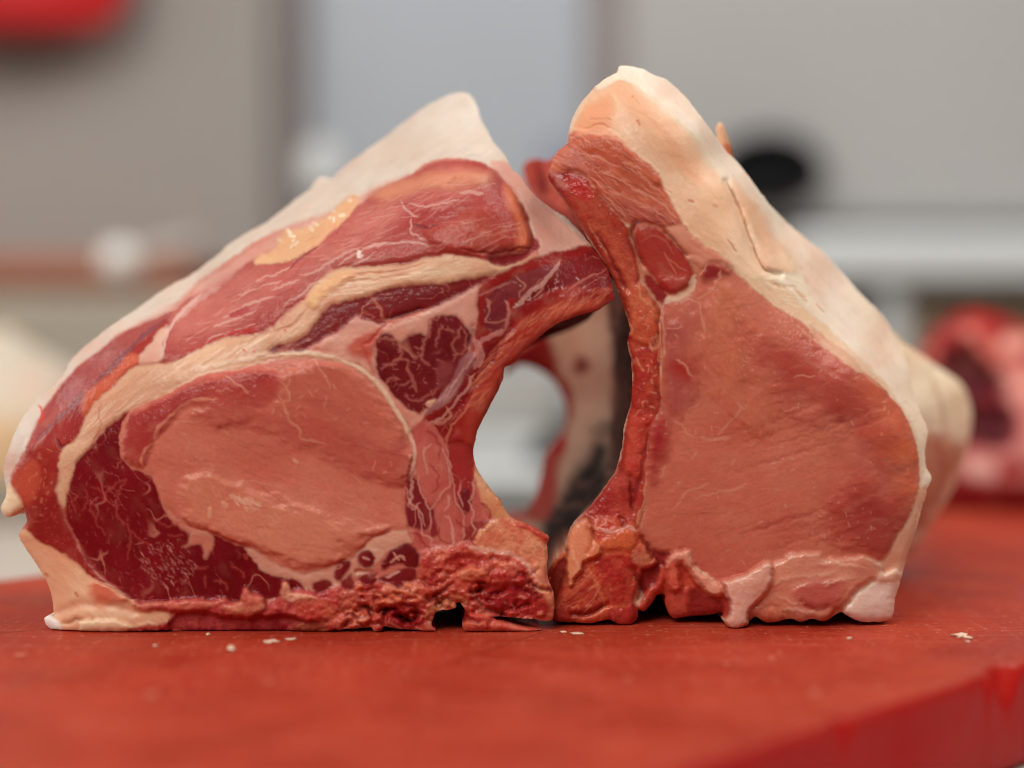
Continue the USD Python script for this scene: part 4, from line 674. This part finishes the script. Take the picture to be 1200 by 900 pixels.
for p_, w_ in (([(776,362),(775,390),(774,414),(776,440),(774,470)], 4.5), ([(768,392),(772,400),(766,412)], 4), ([(746,420),(756,436)], 3), ([(760,400),(764,412)], 3.5), ([(734,378),(742,386),(738,394)], 3), ([(748,330),(752,350),(768,362)], 3)):
    R.line(p_, w_, (218,142,104), .6, -.5, wob=3)
R.line([(762,500),(756,530),(748,560),(742,590)], 5, (120,10,22), .65, .9, wob=4, dw=5)
R.line([(738,560),(740,586),(742,600)], 4, (110,8,18), .65, .9, wob=2, dw=3)
R.line([(757,562),(758,580),(752,600),(746,616)], 5, (222,150,116), .7, -.8, wob=2)
R.line([(724,548),(708,570),(690,594),(672,614)], 4, (200,126,110), .6, -.2, soft=2)
R.spots(30, [(734,340),(768,360),(772,440),(756,520),(740,500),(738,400)], (232,160,130), (.5, 1.2), .5, 81)
R.reg('meat_shred', MU, [(726,394),(734,392),(741,394),(740,399),(730,400),(724,398)], (166,20,28), None, 'muscle', off=-1.0, dome=1)
# oval muscle with its web
R.reg('web_fat', FA, [(738,266),(748,260),(766,261),(784,270),(800,276),(812,290),(822,298),(838,304),(828,314),(822,328),(816,342),(802,354),(790,364),(777,370),(772,360),(764,348),(754,336),(748,316),(742,290)], (190,100,76), (214,150,116), 'fat', off=.2, dome=.5, dr=6)
R.reg('fat_tail', FA, [(780,268),(796,262),(808,272),(826,288),(846,300),(858,312),(840,308),(824,312),(814,306),(802,298),(790,284)], (222,150,120), (208,124,98), 'fat', off=-1.0, dome=1.4, dr=7, ang=30, rag=(1.4, 6))
R.reg('fat_tail', FA, [(806,298),(820,300),(830,306),(828,314),(820,312),(810,306)], (220,150,124), (200,110,90), 'fat', off=-1.4, dome=1.0, dr=4, rag=(1.6, 5))
R.reg('oval_muscle', MU, [(744,284),(746,270),(756,264),(768,267),(780,276),(794,290),(806,304),(812,316),(810,330),(800,340),(788,344),(778,340),(769,330),(760,318),(752,308)], (176,66,50), (162,50,44), 'muscle', off=-.8, dome=2.4, dr=9, ang=50)
R.reg('oval_muscle', MU, [(755,322),(762,324),(770,332),(780,342),(782,350),(780,356),(774,356),(764,344),(757,334)], (138,28,30), (150,44,40), 'muscle', off=.4, dome=1.0, dr=5)
R.reg(None, MU, [(772,324),(786,328),(802,324),(808,330),(798,338),(786,342),(776,336)], (166,40,36), None, 'muscle', soft=3, off=-2.2)
R.line([(778,296),(786,308),(792,322)], 2, (206,116,92), .6, -.2); R.line([(752,284),(764,276),(780,284),(790,300)], 2, (196,100,80), .45, -.1); R.line([(784,302),(796,314),(806,318)], 2, (210,120,90), .5, -.1)
R.line([(744,262),(741,276),(746,294),(754,312)], 3.5, (104,24,26), .6, 1.1, dw=3); R.line([(780,274),(794,286),(806,300)], 3, (116,36,34), .6, .9, dw=3)
R.line([(778,366),(782,352),(796,348),(810,340),(815,322)], 8, (238,202,172), .8, -.5, wob=3, soft=2)
R.line([(744,262),(750,258)], 5, (190,150,160), .5, 0, smooth=False)
# the big pale eye
REYE = [(776,362),(784,356),(798,352),(810,346),(816,334),(820,326),(826,316),(831,308),(846,308),(862,319),(878,334),(890,344),(904,356),(922,367),(944,380),(956,393),(970,409),(989,422),(1011,436),(1033,453),(1046,468),(1056,480),(1067,502),(1074,522),(1077,544),(1077,567),(1073,589),(1062,612),(1048,634),(1034,658),(1000,662),(967,660),(944,656),(904,666),(884,676),(862,686),(848,690),(833,676),(813,664),(800,656),(784,658),(770,654),(758,644),(750,630),(752,612),(757,592),(758,570),(756,550),(760,524),(762,502),(774,480),(776,450),(775,420),(775,390)]
R.reg('eye_muscle', MU, REYE, (206,118,94), (194,98,80), 'muscle', off=.2, dome=2.2, dr=9, ang=-14, wob=1.2)
only = ['eye_muscle']
R.reg(None, MU, [(780,376),(812,372),(818,410),(810,450),(796,480),(780,470),(778,420)], (178,92,80), (170,78,70), 'muscle', soft=22, ds=6, off=-2.0, ang=80, only=only)
R.reg(None, MU, [(826,340),(852,346),(868,390),(876,440),(900,500),(880,510),(846,460),(826,420),(818,380)], (206,116,86), (200,106,80), 'muscle', soft=28, ds=8, off=-2.2, ang=70, only=only)  # lit streak down the eye, painted into its colour
R.reg(None, MU, [(900,390),(960,402),(1020,450),(1060,500),(1050,540),(980,500),(920,460),(890,420)], (172,66,54), (184,84,68), 'muscle', soft=34, ds=8, off=-1.9, ang=10, only=only)
R.reg(None, MU, [(1020,452),(1050,480),(1072,530),(1076,566),(1060,600),(1046,580),(1054,540),(1040,500)], (202,96,62), None, 'muscle', soft=26, ds=6, off=-1.7, only=only)  # warm glow through the right edge, put into the colour
R.reg(None, MU, [(1000,570),(1050,580),(1060,606),(1036,648),(1000,640),(980,600)], (168,56,48), (182,78,64), 'muscle', soft=30, ds=6, off=-1.8, only=only)
R.reg(None, MU, [(822,314),(832,308),(846,310),(858,320),(840,326),(824,330)], (146,40,40), None, 'muscle', soft=5, ds=3, off=-1.4, only=only)
R.reg(None, MU, [(762,500),(778,490),(786,510),(776,540),(764,560),(758,540)], (150,24,30), (166,44,44), 'muscle', soft=14, ds=4, off=-1.5, only=only)
R.reg(None, MU, [(790,420),(812,430),(816,450),(800,452),(788,440)], (168,50,44), None, 'muscle', soft=16, off=-2, only=only)
for p_, w_ in (([(820,512),(832,515),(844,513),(856,514)], 4.2), ([(840,511),(850,500),(860,490),(868,480),(871,476)], 2.8), ([(863,472),(869,478),(874,477)], 3), ([(792,421),(802,428),(808,438),(814,441)], 2.8), ([(790,494),(800,500),(806,508),(816,512)], 2.6), ([(788,598),(796,590),(802,578),(816,572),(830,566)], 2.8), ([(814,584),(840,578),(860,574),(876,566)], 2.4), ([(776,362),(778,392),(777,424)], 3), ([(818,352),(834,340),(842,328),(846,316)], 4), ([(812,354),(820,356),(822,372),(826,392)], 3), ([(914,484),(926,480),(936,478)], 2.2), ([(936,470),(936,478)], 1.6), ([(872,506),(880,503)], 2.4), ([(930,442),(940,440),(956,441)], 2), ([(810,538),(816,530)], 2), ([(856,546),(862,536)], 2), ([(926,540),(932,536)], 2.4), ([(956,356),(966,366)], 1.5), ([(782,384),(790,386),(800,382)], 2), ([(806,480),(818,474)], 1.8), ([(780,546),(776,562)], 1.6), ([(918,590),(922,596)], 1.6)):
    R.line(p_, w_, (210,138,112), .7, -.15, wob=2.5)
# creases of the grain at the lower right
rng = np.random.default_rng(5)
for k in range(15):
    u, v = rng.uniform(880, 1000), rng.uniform(490, 640); l = rng.uniform(50, 130)
    R.line([(u - l / 2, v + l * .15), (u, v + rng.normal(0, 3)), (u + l / 2, v - l * .17)], rng.uniform(1.6, 3.2), (150,54,46), rng.uniform(.15, .38), .10, wob=5, soft=2.0, dw=3.5)
    R.line([(u - l / 2, v + 4 + l * .15), (u, v + 4), (u + l / 2, v + 4 - l * .17)], 2.2, (206,122,98), rng.uniform(.08, .22), -.1, wob=4, soft=1.6)
R.grain(REYE, 120, 12, -16, (214,144,120), .8, .22, 83, 18); R.grain(REYE, 70, 40, -14, (146,48,42), 1.6, .22, 84, 10)
R.grain([(850,370),(880,372),(890,420),(870,440),(850,410)], 40, 4, 60, (230,170,126), .7, .42, 85, 40)
R.spots(70, REYE, (222,160,132), (.5, 1.1), .45, 86)
R.spots(22, [(960,590),(1030,600),(1030,640),(960,640)], (226,170,140), (.4, .8), .45, 87)
R.line([(935,383),(952,396),(970,410),(992,425),(1012,438),(1036,456)], 4, (222,160,128), .5, -.3, soft=2)
R.reg('fat_edge', FA, [(944,380),(956,384),(975,402),(1000,418),(1011,436),(994,428),(972,412),(958,400)], (226,182,152), (216,150,118), 'fat', off=-.8, dome=.8, dr=4, rag=(.8, 8))
# lower right fat strip and the white corner
R.reg('fat_edge', FA, [(1078,575),(1088,572),(1078,606),(1066,648),(1058,680),(1036,680),(1022,668),(1034,656),(1048,634),(1064,610)], (224,160,128), (232,184,154), 'fat', soft=3, off=-.2, ang=-60, dome=.8)
R.reg('fat_corner', FA, [(988,718),(996,706),(1010,690),(1024,682),(1036,678),(1048,674),(1058,672),(1052,700),(1048,724),(1034,732),(1008,732)], (240,216,200), (232,196,176), 'fat', off=-1.4, dome=2.6, dr=12)
R.reg('fat_corner', FA, [(1006,656),(1020,654),(1032,662),(1038,672),(1050,664),(1056,668),(1052,680),(1036,682),(1022,678),(1012,672)], (240,208,182), (228,180,150), 'fat', off=-2.6, dome=1.8, dr=5, rag=(1.8, 7))
# translucent flap along the bottom and its hanging drip
R.reg('bottom_flap', FW, [(896,676),(904,664),(926,652),(944,648),(960,650),(968,655),(984,655),(1002,652),(1018,655),(1030,662),(1030,674),(1018,682),(1004,692),(996,704),(984,712),(976,720),(966,730),(940,730),(920,727),(900,730),(884,724),(878,716),(890,700)], (208,126,100), (224,158,132), 'fat', off=-2.6, dome=2.4, dr=9, rag=(1.8, 9), ang=-8)
R.reg(None, FA, [(930,690),(960,680),(990,684),(984,700),(964,712),(940,708)], (190,88,80), (206,112,94), 'fat', soft=6, off=-4, only=['bottom_flap'])
R.reg('bottom_flap', MU, [(884,722),(896,712),(910,710),(924,718),(938,722),(934,730),(906,732),(888,728)], (200,96,72), (222,150,116), 'rough', off=-2.6, dome=1.2, dr=5, amp=.5)
for p_, w_ in (([(904,684),(926,678),(952,676),(978,670)], 3), ([(960,660),(984,660),(1006,662)], 3.4), ([(918,712),(934,714),(948,718),(962,712)], 3.6), ([(964,686),(980,680),(1000,678)], 3), ([(912,700),(930,706),(944,706)], 2.4)): R.line(p_, w_, (232,180,152), .6, -.7, wob=4, dw=3)
R.line([(940,706),(956,714),(970,712)], 4, (156,50,50), .5, .8, dw=4)
R.reg('hanging_drip', FW, [(846,684),(860,678),(880,670),(900,658),(905,668),(903,684),(898,694),(888,704),(880,714),(877,722),(877,731),(870,738),(856,738),(848,730),(846,712)], (226,166,144), (234,184,162), 'fat', off=-6.5, dome=3.6, dr=8, ds=2.5)
R.spots(40, [(850,688),(880,682),(876,720),(852,722)], (236,190,180), (.6, 1.2), .5, 91)
# chine bone under the left side
R.reg('gristle', BO, [(748,636),(764,644),(786,650),(790,668),(782,694),(768,704),(756,700),(748,680)], (128,28,28), (150,44,38), 'rough', off=2.0, amp=.4)
R.reg('gristle', BO, [(758,712),(766,694),(774,676),(778,660),(782,652),(794,646),(806,644),(811,650),(812,664),(822,674),(836,680),(848,690),(850,724),(780,726),(776,700),(766,704)], (176,50,42), (200,84,60), 'rough', off=1.6, dome=1.6, dr=8, rag=(1.4, 6), amp=.6)
R.reg('gristle', BO, [(780,660),(786,650),(798,645),(808,644),(812,654),(813,664),(822,672),(834,677),(846,684),(848,694),(840,700),(832,698),(820,686),(810,674),(802,662),(790,662),(782,668)], (222,140,116), (234,182,150), 'fat', off=-3.0, dome=2.2, dr=5, rag=(1.4, 6))
R.reg('gristle', BO, [(784,664),(792,658),(796,672),(800,690),(794,698),(786,690),(782,680)], (206,76,60), (220,110,84), 'rough', off=-2.6, dome=1.8, dr=5, amp=.5)
R.reg(None, BO, [(786,700),(800,692),(816,690),(812,712),(800,722),(788,718)], (196,88,66), (180,60,48), 'rough', soft=4, off=.2, amp=.5)
R.reg(None, BO, [(810,690),(834,700),(848,706),(848,722),(812,722)], (140,32,28), None, 'rough', soft=4, off=2.0, amp=.5)
R.reg('gristle', BO, [(746,714),(752,702),(760,690),(770,682),(776,664),(782,672),(776,688),(772,698),(764,708),(754,718)], (186,60,46), (204,88,66), 'rough', off=-.6, dome=1.4, dr=5, amp=.5)
VERT = [(640,690),(644,668),(655,650),(664,642),(666,628),(684,612),(700,608),(722,606),(742,612),(750,622),(756,634),(762,646),(770,658),(764,664),(752,668),(750,684),(744,700),(748,714),(747,728),(735,738),(690,736),(645,734)]
R.reg('chine_bone', BO, VERT, (190,62,44), (208,98,66), 'rough', off=-2.2, dome=2.4, dr=9, rag=(1.6, 7), amp=.7, wob=2)
R.reg(None, BO, [(696,660),(712,652),(732,652),(750,660),(748,682),(742,700),(724,708),(712,710),(704,690)], (180,44,38), (200,84,62), 'rough', soft=3, ds=3, off=-2.4, amp=.8)
R.reg(None, BO, [(652,710),(660,690),(672,676),(690,662),(698,680),(708,706),(700,716),(676,724),(654,728)], (198,82,60), (182,58,44), 'rough', soft=3, ds=3, off=-3.2, amp=.7, tilt=(1.5, 0))
R.reg(None, BO, [(643,690),(648,668),(660,652),(664,660),(660,682),(650,706)], (150,48,36), None, 'rough', soft=2, off=.8, amp=.4)
R.reg(None, BO, [(704,632),(722,624),(742,622),(746,636),(740,646),(724,644),(706,644)], (214,104,62), (206,90,58), 'rough', soft=3, ds=3, off=-4.0, dome=1, dr=5, amp=.3)
R.reg(None, BO, [(740,644),(752,640),(764,652),(766,662),(752,664),(742,658)], (196,80,58), (210,120,90), 'rough', soft=2.5, off=-3.0, amp=.4)
R.reg(None, BO, [(712,716),(730,712),(742,704),(746,718),(744,728),(734,736),(722,732)], (172,42,40), (190,64,52), 'rough', soft=2.5, ds=3, off=-3.4, dome=1, dr=5, amp=.7)
R.line([(690,664),(698,682),(706,700),(712,710)], 4, (218,124,84), .6, -.7, soft=2, dw=4)
R.grain([(660,690),(690,668),(704,706),(670,722)], 40, 26, -42, (150,36,28), 1.4, .5, 93, 10); R.grain([(660,690),(690,668),(704,706),(670,722)], 30, 22, -42, (222,130,90), 1.2, .5, 94, 10)
R.line([(670,720),(690,720),(700,714),(712,708)], 4, (110,16,18), .6, 1.6, dw=3); R.line([(694,614),(700,620),(708,622),(724,618)], 4, (226,150,130), .7, -.9, wob=2)
R.line([(704,618),(716,624),(738,618),(746,624)], 4, (224,164,150), .7, -1.0, wob=2); R.line([(724,606),(732,612),(728,618)], 6, (132,20,22), .6, .8)
R.line([(744,668),(752,690),(746,704)], 6, (120,14,16), .6, 1.6, dw=5); R.line([(752,632),(760,644),(764,656)], 5, (110,12,14), .6, 1.6, dw=4)
R.reg('bone_flap', BO, [(664,648),(666,626),(674,614),(684,608),(690,608),(694,620),(696,630),(704,640),(702,650),(692,656),(684,660),(682,668),(674,678),(668,688),(665,676)], (218,116,76), (226,140,100), 'fat', off=-6.2, dome=2.4, dr=6, ds=2.2, rag=(1.2, 8), ang=75)
R.line([(668,640),(672,652),(678,664),(670,680)], 4, (232,164,128), .6, -.7, wob=2, dw=3); R.line([(690,622),(694,634),(688,648)], 3, (196,80,52), .5, .6, dw=3)
R.spots(30, VERT, (236,160,130), (.5, 1.2), .5, 95)
right = thing('pork_loin', 'right pork loin with large plain pale eye and thick cream fat', 'meat', (P(880, 735, YR)[0], YR, 0))
R.lift = .0022
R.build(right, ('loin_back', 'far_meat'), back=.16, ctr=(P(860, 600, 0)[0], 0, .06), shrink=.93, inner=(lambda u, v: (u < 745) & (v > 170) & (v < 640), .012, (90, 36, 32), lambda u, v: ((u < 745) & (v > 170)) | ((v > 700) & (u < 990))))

SP = Cut(curve([(838,172),(842,164),(840,152),(841,146),(844,143),(848,147),(852,156),(856,168),(859,184),(866,196),(856,196),(846,184)], n=5), [(840,170,36),(844,143,34),(859,184,40),(866,196,42)], YR, step=.8, roll=(2.5, 4), seed=970)
SP.reg('fat_shred', FA, [(820,130),(880,130),(880,210),(820,210)], (240,196,160), (230,160,124), 'fat', smooth=False); SP.reg(None, FA, [(850,170),(856,172),(862,190),(858,196),(850,184)], (222,120,84), None, 'fat', soft=4)
SP.build(right, ('fat_shred', FA), shell=.003)
# far end of the right loin: blurred bulge beyond its right edge
B1 = Cut(curve([(1020,380),(1067,407),(1100,430),(1127,450),(1138,478),(1137,507),(1130,537),(1120,567),(1103,597),(1090,617),(1072,646),(1040,670),(1000,600),(990,480)]), [(1020,380,60),(1100,430,110),(1136,480,130),(1120,567,128),(1090,617,110),(1060,660,95),(1000,600,60),(1080,480,70),(1080,560,78),(1020,520,60)], YR, step=2.0, roll=(14, 10), seed=700)
B1.reg('far_fat', 'far_meat', [(980,360),(1160,360),(1160,700),(980,700)], (252,230,200), (250,220,182), 'fat', smooth=False)
B1.reg(None, 'far_meat', [(1060,520),(1090,512),(1120,516),(1128,540),(1100,590),(1080,620),(1060,620)], (206,130,104), (222,170,136), 'fat', soft=8)
B1.line([(1092,440),(1104,480),(1108,512)], 6, (206,160,124), .5, 2, dw=6); B1.line([(1100,515),(1104,560),(1094,600)], 6, (190,100,84), .5, 1, dw=6)
B1.build(right, ('far_back', 'far_meat'), back=.08)
# inside of the right loin's ribs seen through the arch
B2 = Cut(curve([(590,440),(600,412),(630,380),(660,355),(700,325),(722,330),(745,370),(752,430),(748,480),(738,530),(722,570),(702,600),(680,640),(664,690),(620,690),(612,640),(616,606),(628,580),(634,556),(640,532),(654,514),(663,494),(662,472),(654,454),(642,440),(626,431),(608,428)], n=6),
    [(745,380,8),(750,430,8),(745,500,8),(730,565,9),(705,600,10),(726,380,70),(726,460,70),(722,530,62),(712,380,100),(712,470,100),(706,540,88),(690,580,72),(670,640,50),(690,360,116),(660,400,128),(640,400,132),(600,432,138),(650,440,136),(664,480,131),(685,460,120),(650,530,125),(632,580,114),(616,606,104),(640,620,84),(640,680,40)], YR, step=1.5, roll=(3, 6), seed=800)
IM = 'inner_membrane'
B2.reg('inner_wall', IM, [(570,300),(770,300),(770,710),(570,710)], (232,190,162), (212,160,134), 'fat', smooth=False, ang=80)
B2.reg(None, IM, [(712,320),(726,320),(770,400),(770,500),(740,570),(714,580),(716,480)], (116,64,50), (86,42,36), 'muscle', soft=6, ang=88)  # dark membrane strip, with cavity shadow in its colour
B2.reg(None, IM, [(712,500),(716,560),(700,600),(670,660),(630,680),(630,620),(660,570),(690,520)], (60,36,32), (30,18,18), 'muscle', soft=12)  # shadow at the foot of the cavity, painted in
B2.reg('far_rib', IM, [(585,450),(600,415),(622,400),(638,396),(646,412),(654,436),(668,462),(668,494),(656,512),(650,508),(656,480),(646,452),(624,436)], (176,34,32), (150,24,28), 'muscle', soft=5)
B2.reg('far_rib', IM, [(630,520),(650,508),(662,506),(664,524),(656,548),(650,580),(640,606),(622,612),(614,602),(626,580)], (214,104,82), (190,64,56), 'muscle', soft=5)
B2.reg(None, IM, [(642,512),(658,506),(664,520),(654,534),(644,526)], (190,20,24), None, 'muscle', soft=4)
B2.reg(None, IM, [(674,418),(686,416),(692,428),(682,438),(672,432)], (140,60,48), None, 'muscle', soft=5)
0 and B2.grain([(660,540),(712,440),(716,540),(680,600)], 40, 40, -70, (196,160,140), 3, .3, 97, 10)
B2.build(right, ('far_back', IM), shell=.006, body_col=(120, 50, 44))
B3 = Cut(ragged(curve([(613,200),(616,190),(628,186),(640,188),(650,184),(668,172),(700,200),(740,300),(728,330),(700,310),(684,290),(660,268),(640,246),(622,224)]), 1.5, 12, 3), [(613,200,95),(650,184,70),(700,220,20),(720,300,20),(660,260,60),(620,220,95)], YR, step=1.5, roll=(4, 6), seed=850)
B3.reg('far_flank', 'far_meat', [(590,150),(760,150),(760,350),(590,350)], (196,92,72), (168,52,46), 'rough', smooth=False, amp=2)
B3.reg(None, 'far_meat', [(626,210),(640,206),(650,240),(680,270),(720,330),(700,320),(650,270),(630,236)], (120,24,24), (150,44,38), 'muscle', soft=6)
B3.line([(632,196),(634,212),(640,228)], 8, (128,24,24), .6, 3, dw=6)
B3.build(right, ('far_back', 'far_meat'), shell=.012, body_col=(150, 50, 44))
# another cut far behind on the right
YM = float(board_y(599))
B4 = Cut(ragged(curve([(1070,470),(1078,420),(1090,392),(1104,384),(1120,372),(1150,368),(1200,378),(1270,388),(1300,440),(1310,540),(1280,598),(1230,603),(1160,602),(1110,596),(1088,580),(1075,530)]), 9, 26, 4), [(1070,470,30),(1150,364,60),(1250,375,70),(1310,540,40),(1150,600,0),(1240,602,0),(1150,470,25),(1200,520,-10)], YM, step=2.0, roll=(10, 12), seed=900)
B4.reg('far_lean', 'far_meat', [(1000,300),(1400,300),(1400,700),(1000,700)], (150,30,34), (120,14,22), 'muscle', smooth=False)
B4.reg('far_fat', 'far_meat', [(1084,404),(1110,384),(1140,388),(1180,420),(1230,440),(1290,450),(1290,470),(1230,460),(1190,444),(1160,430),(1120,424),(1090,440)], (190,80,70), (206,112,98), 'fat', soft=9, off=-6, dome=8, dr=14)
B4.reg('far_lean', 'far_meat', [(1122,366),(1150,362),(1200,390),(1250,420),(1240,436),(1190,420),(1150,396)], (170,24,24), None, 'muscle', soft=5, off=-2)
B4.reg('far_lean', 'far_meat', [(1100,410),(1130,396),(1150,420),(1180,450),(1190,500),(1176,524),(1140,524),(1110,490)], (84,8,20), (64,4,14), 'muscle', soft=7, off=10)
B4.reg('far_fat', 'far_meat', [(1176,460),(1220,440),(1300,470),(1300,560),(1230,574),(1170,572),(1110,560),(1100,540),(1140,530),(1180,524),(1196,496)], (206,140,130), (186,90,88), 'fat', soft=6, off=-4, dome=10, dr=16)
for u_, v_, r_, c_ in ((1108,400,16,(150,40,40)), (1172,388,12,(150,24,24)), (1188,404,14,(224,160,142)), (1140,386,9,(226,150,130)), (1192,440,16,(206,130,118)), (1162,470,12,(120,24,36)), (1130,480,10,(96,14,28)), (1150,548,14,(224,176,164)), (1186,552,12,(176,60,60)), (1108,548,9,(190,110,100))):
    B4.reg(None, 'far_meat', [(u_ + 1.5 * r_ * math.cos(t), v_ + .8 * r_ * math.sin(t)) for t in (0, 1, 2.1, 3.2, 4.1, 5.2)], c_, None, 'fat', soft=5, off=-3, dome=6, dr=8, wob=5)
B4.reg('far_lean', 'far_meat', [(1090,566),(1130,570),(1180,576),(1230,578),(1300,570),(1300,620),(1080,620)], (120,16,26), (150,26,34), 'muscle', soft=5)
far = thing('meat_cut', 'blurred dark red meat cut with pale fat at the far right', 'meat', (P(1180, 600, YM)[0], YM, 0))
B4.build(far, ('back', 'far_meat'), back=.1)
# pale wrapped piece at the far left, standing on the table behind the board
YG = .52
B5 = Cut(curve([(-60,440),(-40,396),(0,384),(20,392),(48,412),(80,428),(96,450),(100,520),(90,588),(70,600),(-60,600)]), [(-60,440,40),(0,384,60),(96,450,60),(60,600,10),(-20,520,0),(40,480,0)], YG, step=2.0, roll=(16, 14), seed=950)
B5.reg('wrapping', 'far_meat', [(-120,350),(160,350),(160,650),(-120,650)], (214,204,190), (200,184,158), 'fat', smooth=False, amp=1)
B5.reg('wrapping', 'far_meat', [(-80,520),(0,490),(60,500),(110,480),(110,620),(-80,620)], (220,186,146), (208,170,128), 'fat', soft=24)
B5.line([(40,410),(32,450),(40,500)], 8, (206,176,136), .5, 4, dw=8)
B5.build(thing('wrapped_parcel', 'blurred cream white wrapped parcel at the far left', 'parcel', (P(20, 600, YG)[0], YG, 0)), ('back', 'far_meat'), back=.1)
# ------------------------------------------------------------------ crumbs and shreds on the board
plain('crumb_fat', (240, 206, 178), .4); plain('crumb_pink', (206, 112, 86), .4)
def crumb(u, v, ru, rv, h, label, m='crumb_fat', ang=0, seed=0):
    y = float(board_y(v)); c = P(u, v, y); px = (y + DIST) / FPX
    s_ = trimesh.creation.icosphere(3, 1.0); n = s_.vertices.copy()
    k = .65 + .9 * fbm(n[:, 0] * 10 + seed * 7, n[:, 1] * 10 + n[:, 2] * 6, 7, 3, seed) + .35
    w = n * k[:, None] * (ru * px, max(rv * px / .18, ru * px * .3), h * px); a = math.radians(ang); w[:, :2] = w[:, :2] @ np.array([[math.cos(a), math.sin(a)], [-math.sin(a), math.cos(a)]])
    w[:, 2] = np.maximum(w[:, 2] + h * px * .35, 0.0002 * (n[:, 2] > -.5)); w += (c[0], c[1], 0)
    tag(obj('meat_crumb', trimesh.Trimesh(w, s_.faces, process=False), m, smooth=True), label, 'crumb')
for a in ((271,761,5.5,2,3,'round pale crumb before the torn strip of the left loin','crumb_fat',0,1), (318,752,8,1.4,1.4,'long flat pale shred before the left loin','crumb_fat',14,2), (342,749,7,1,1,'thin pale shred right of the long flat one','crumb_fat',10,3),
          (26,768,6,1.6,1.5,'pale smear crumb near the left edge of the board','crumb_pink',0,4), (178,815,5,2.5,3,'blurred pale crumb in the left foreground','crumb_pink',0,5), (955,813,4.5,2.4,2.5,'blurred pink crumb in the right foreground','crumb_pink',0,6),
          (315,800,3.4,2,1.5,'small blurred pink crumb left of the middle foreground','crumb_pink',0,7), (1125,746,9,2.4,2.6,'white flat shred on the board right of the right loin','crumb_fat',16,8), (995,749,3,1,1.6,'tiny white crumb in front of the white fat corner','crumb_fat',0,9),
          (677,743,7,.9,1,'thin white shred in front of the chine bones','crumb_fat',8,10), (660,741,4,.8,1,'tiny pale shred left of the thin white one','crumb_fat',-10,11), (1134,752,3,.8,1,'tiny white crumb beside the white flat shred','crumb_fat',0,12),
          (244,744,3,.8,1.4,'tiny pale crumb touching the left loin','crumb_fat',0,13), (182,757,2,.8,1.2,'tiny pale speck below the fat flap','crumb_fat',0,14), (850,778,3,1.5,1,'faint blurred pale crumb below the hanging drip','crumb_pink',0,15), (736,797,3.4,1.8,1,'faint blurred crumb in the middle foreground','crumb_pink',0,16), (903,772,4,1.5,1.4,'small pale crumb right of the hanging drip','crumb_pink',0,17)):
    crumb(*a)
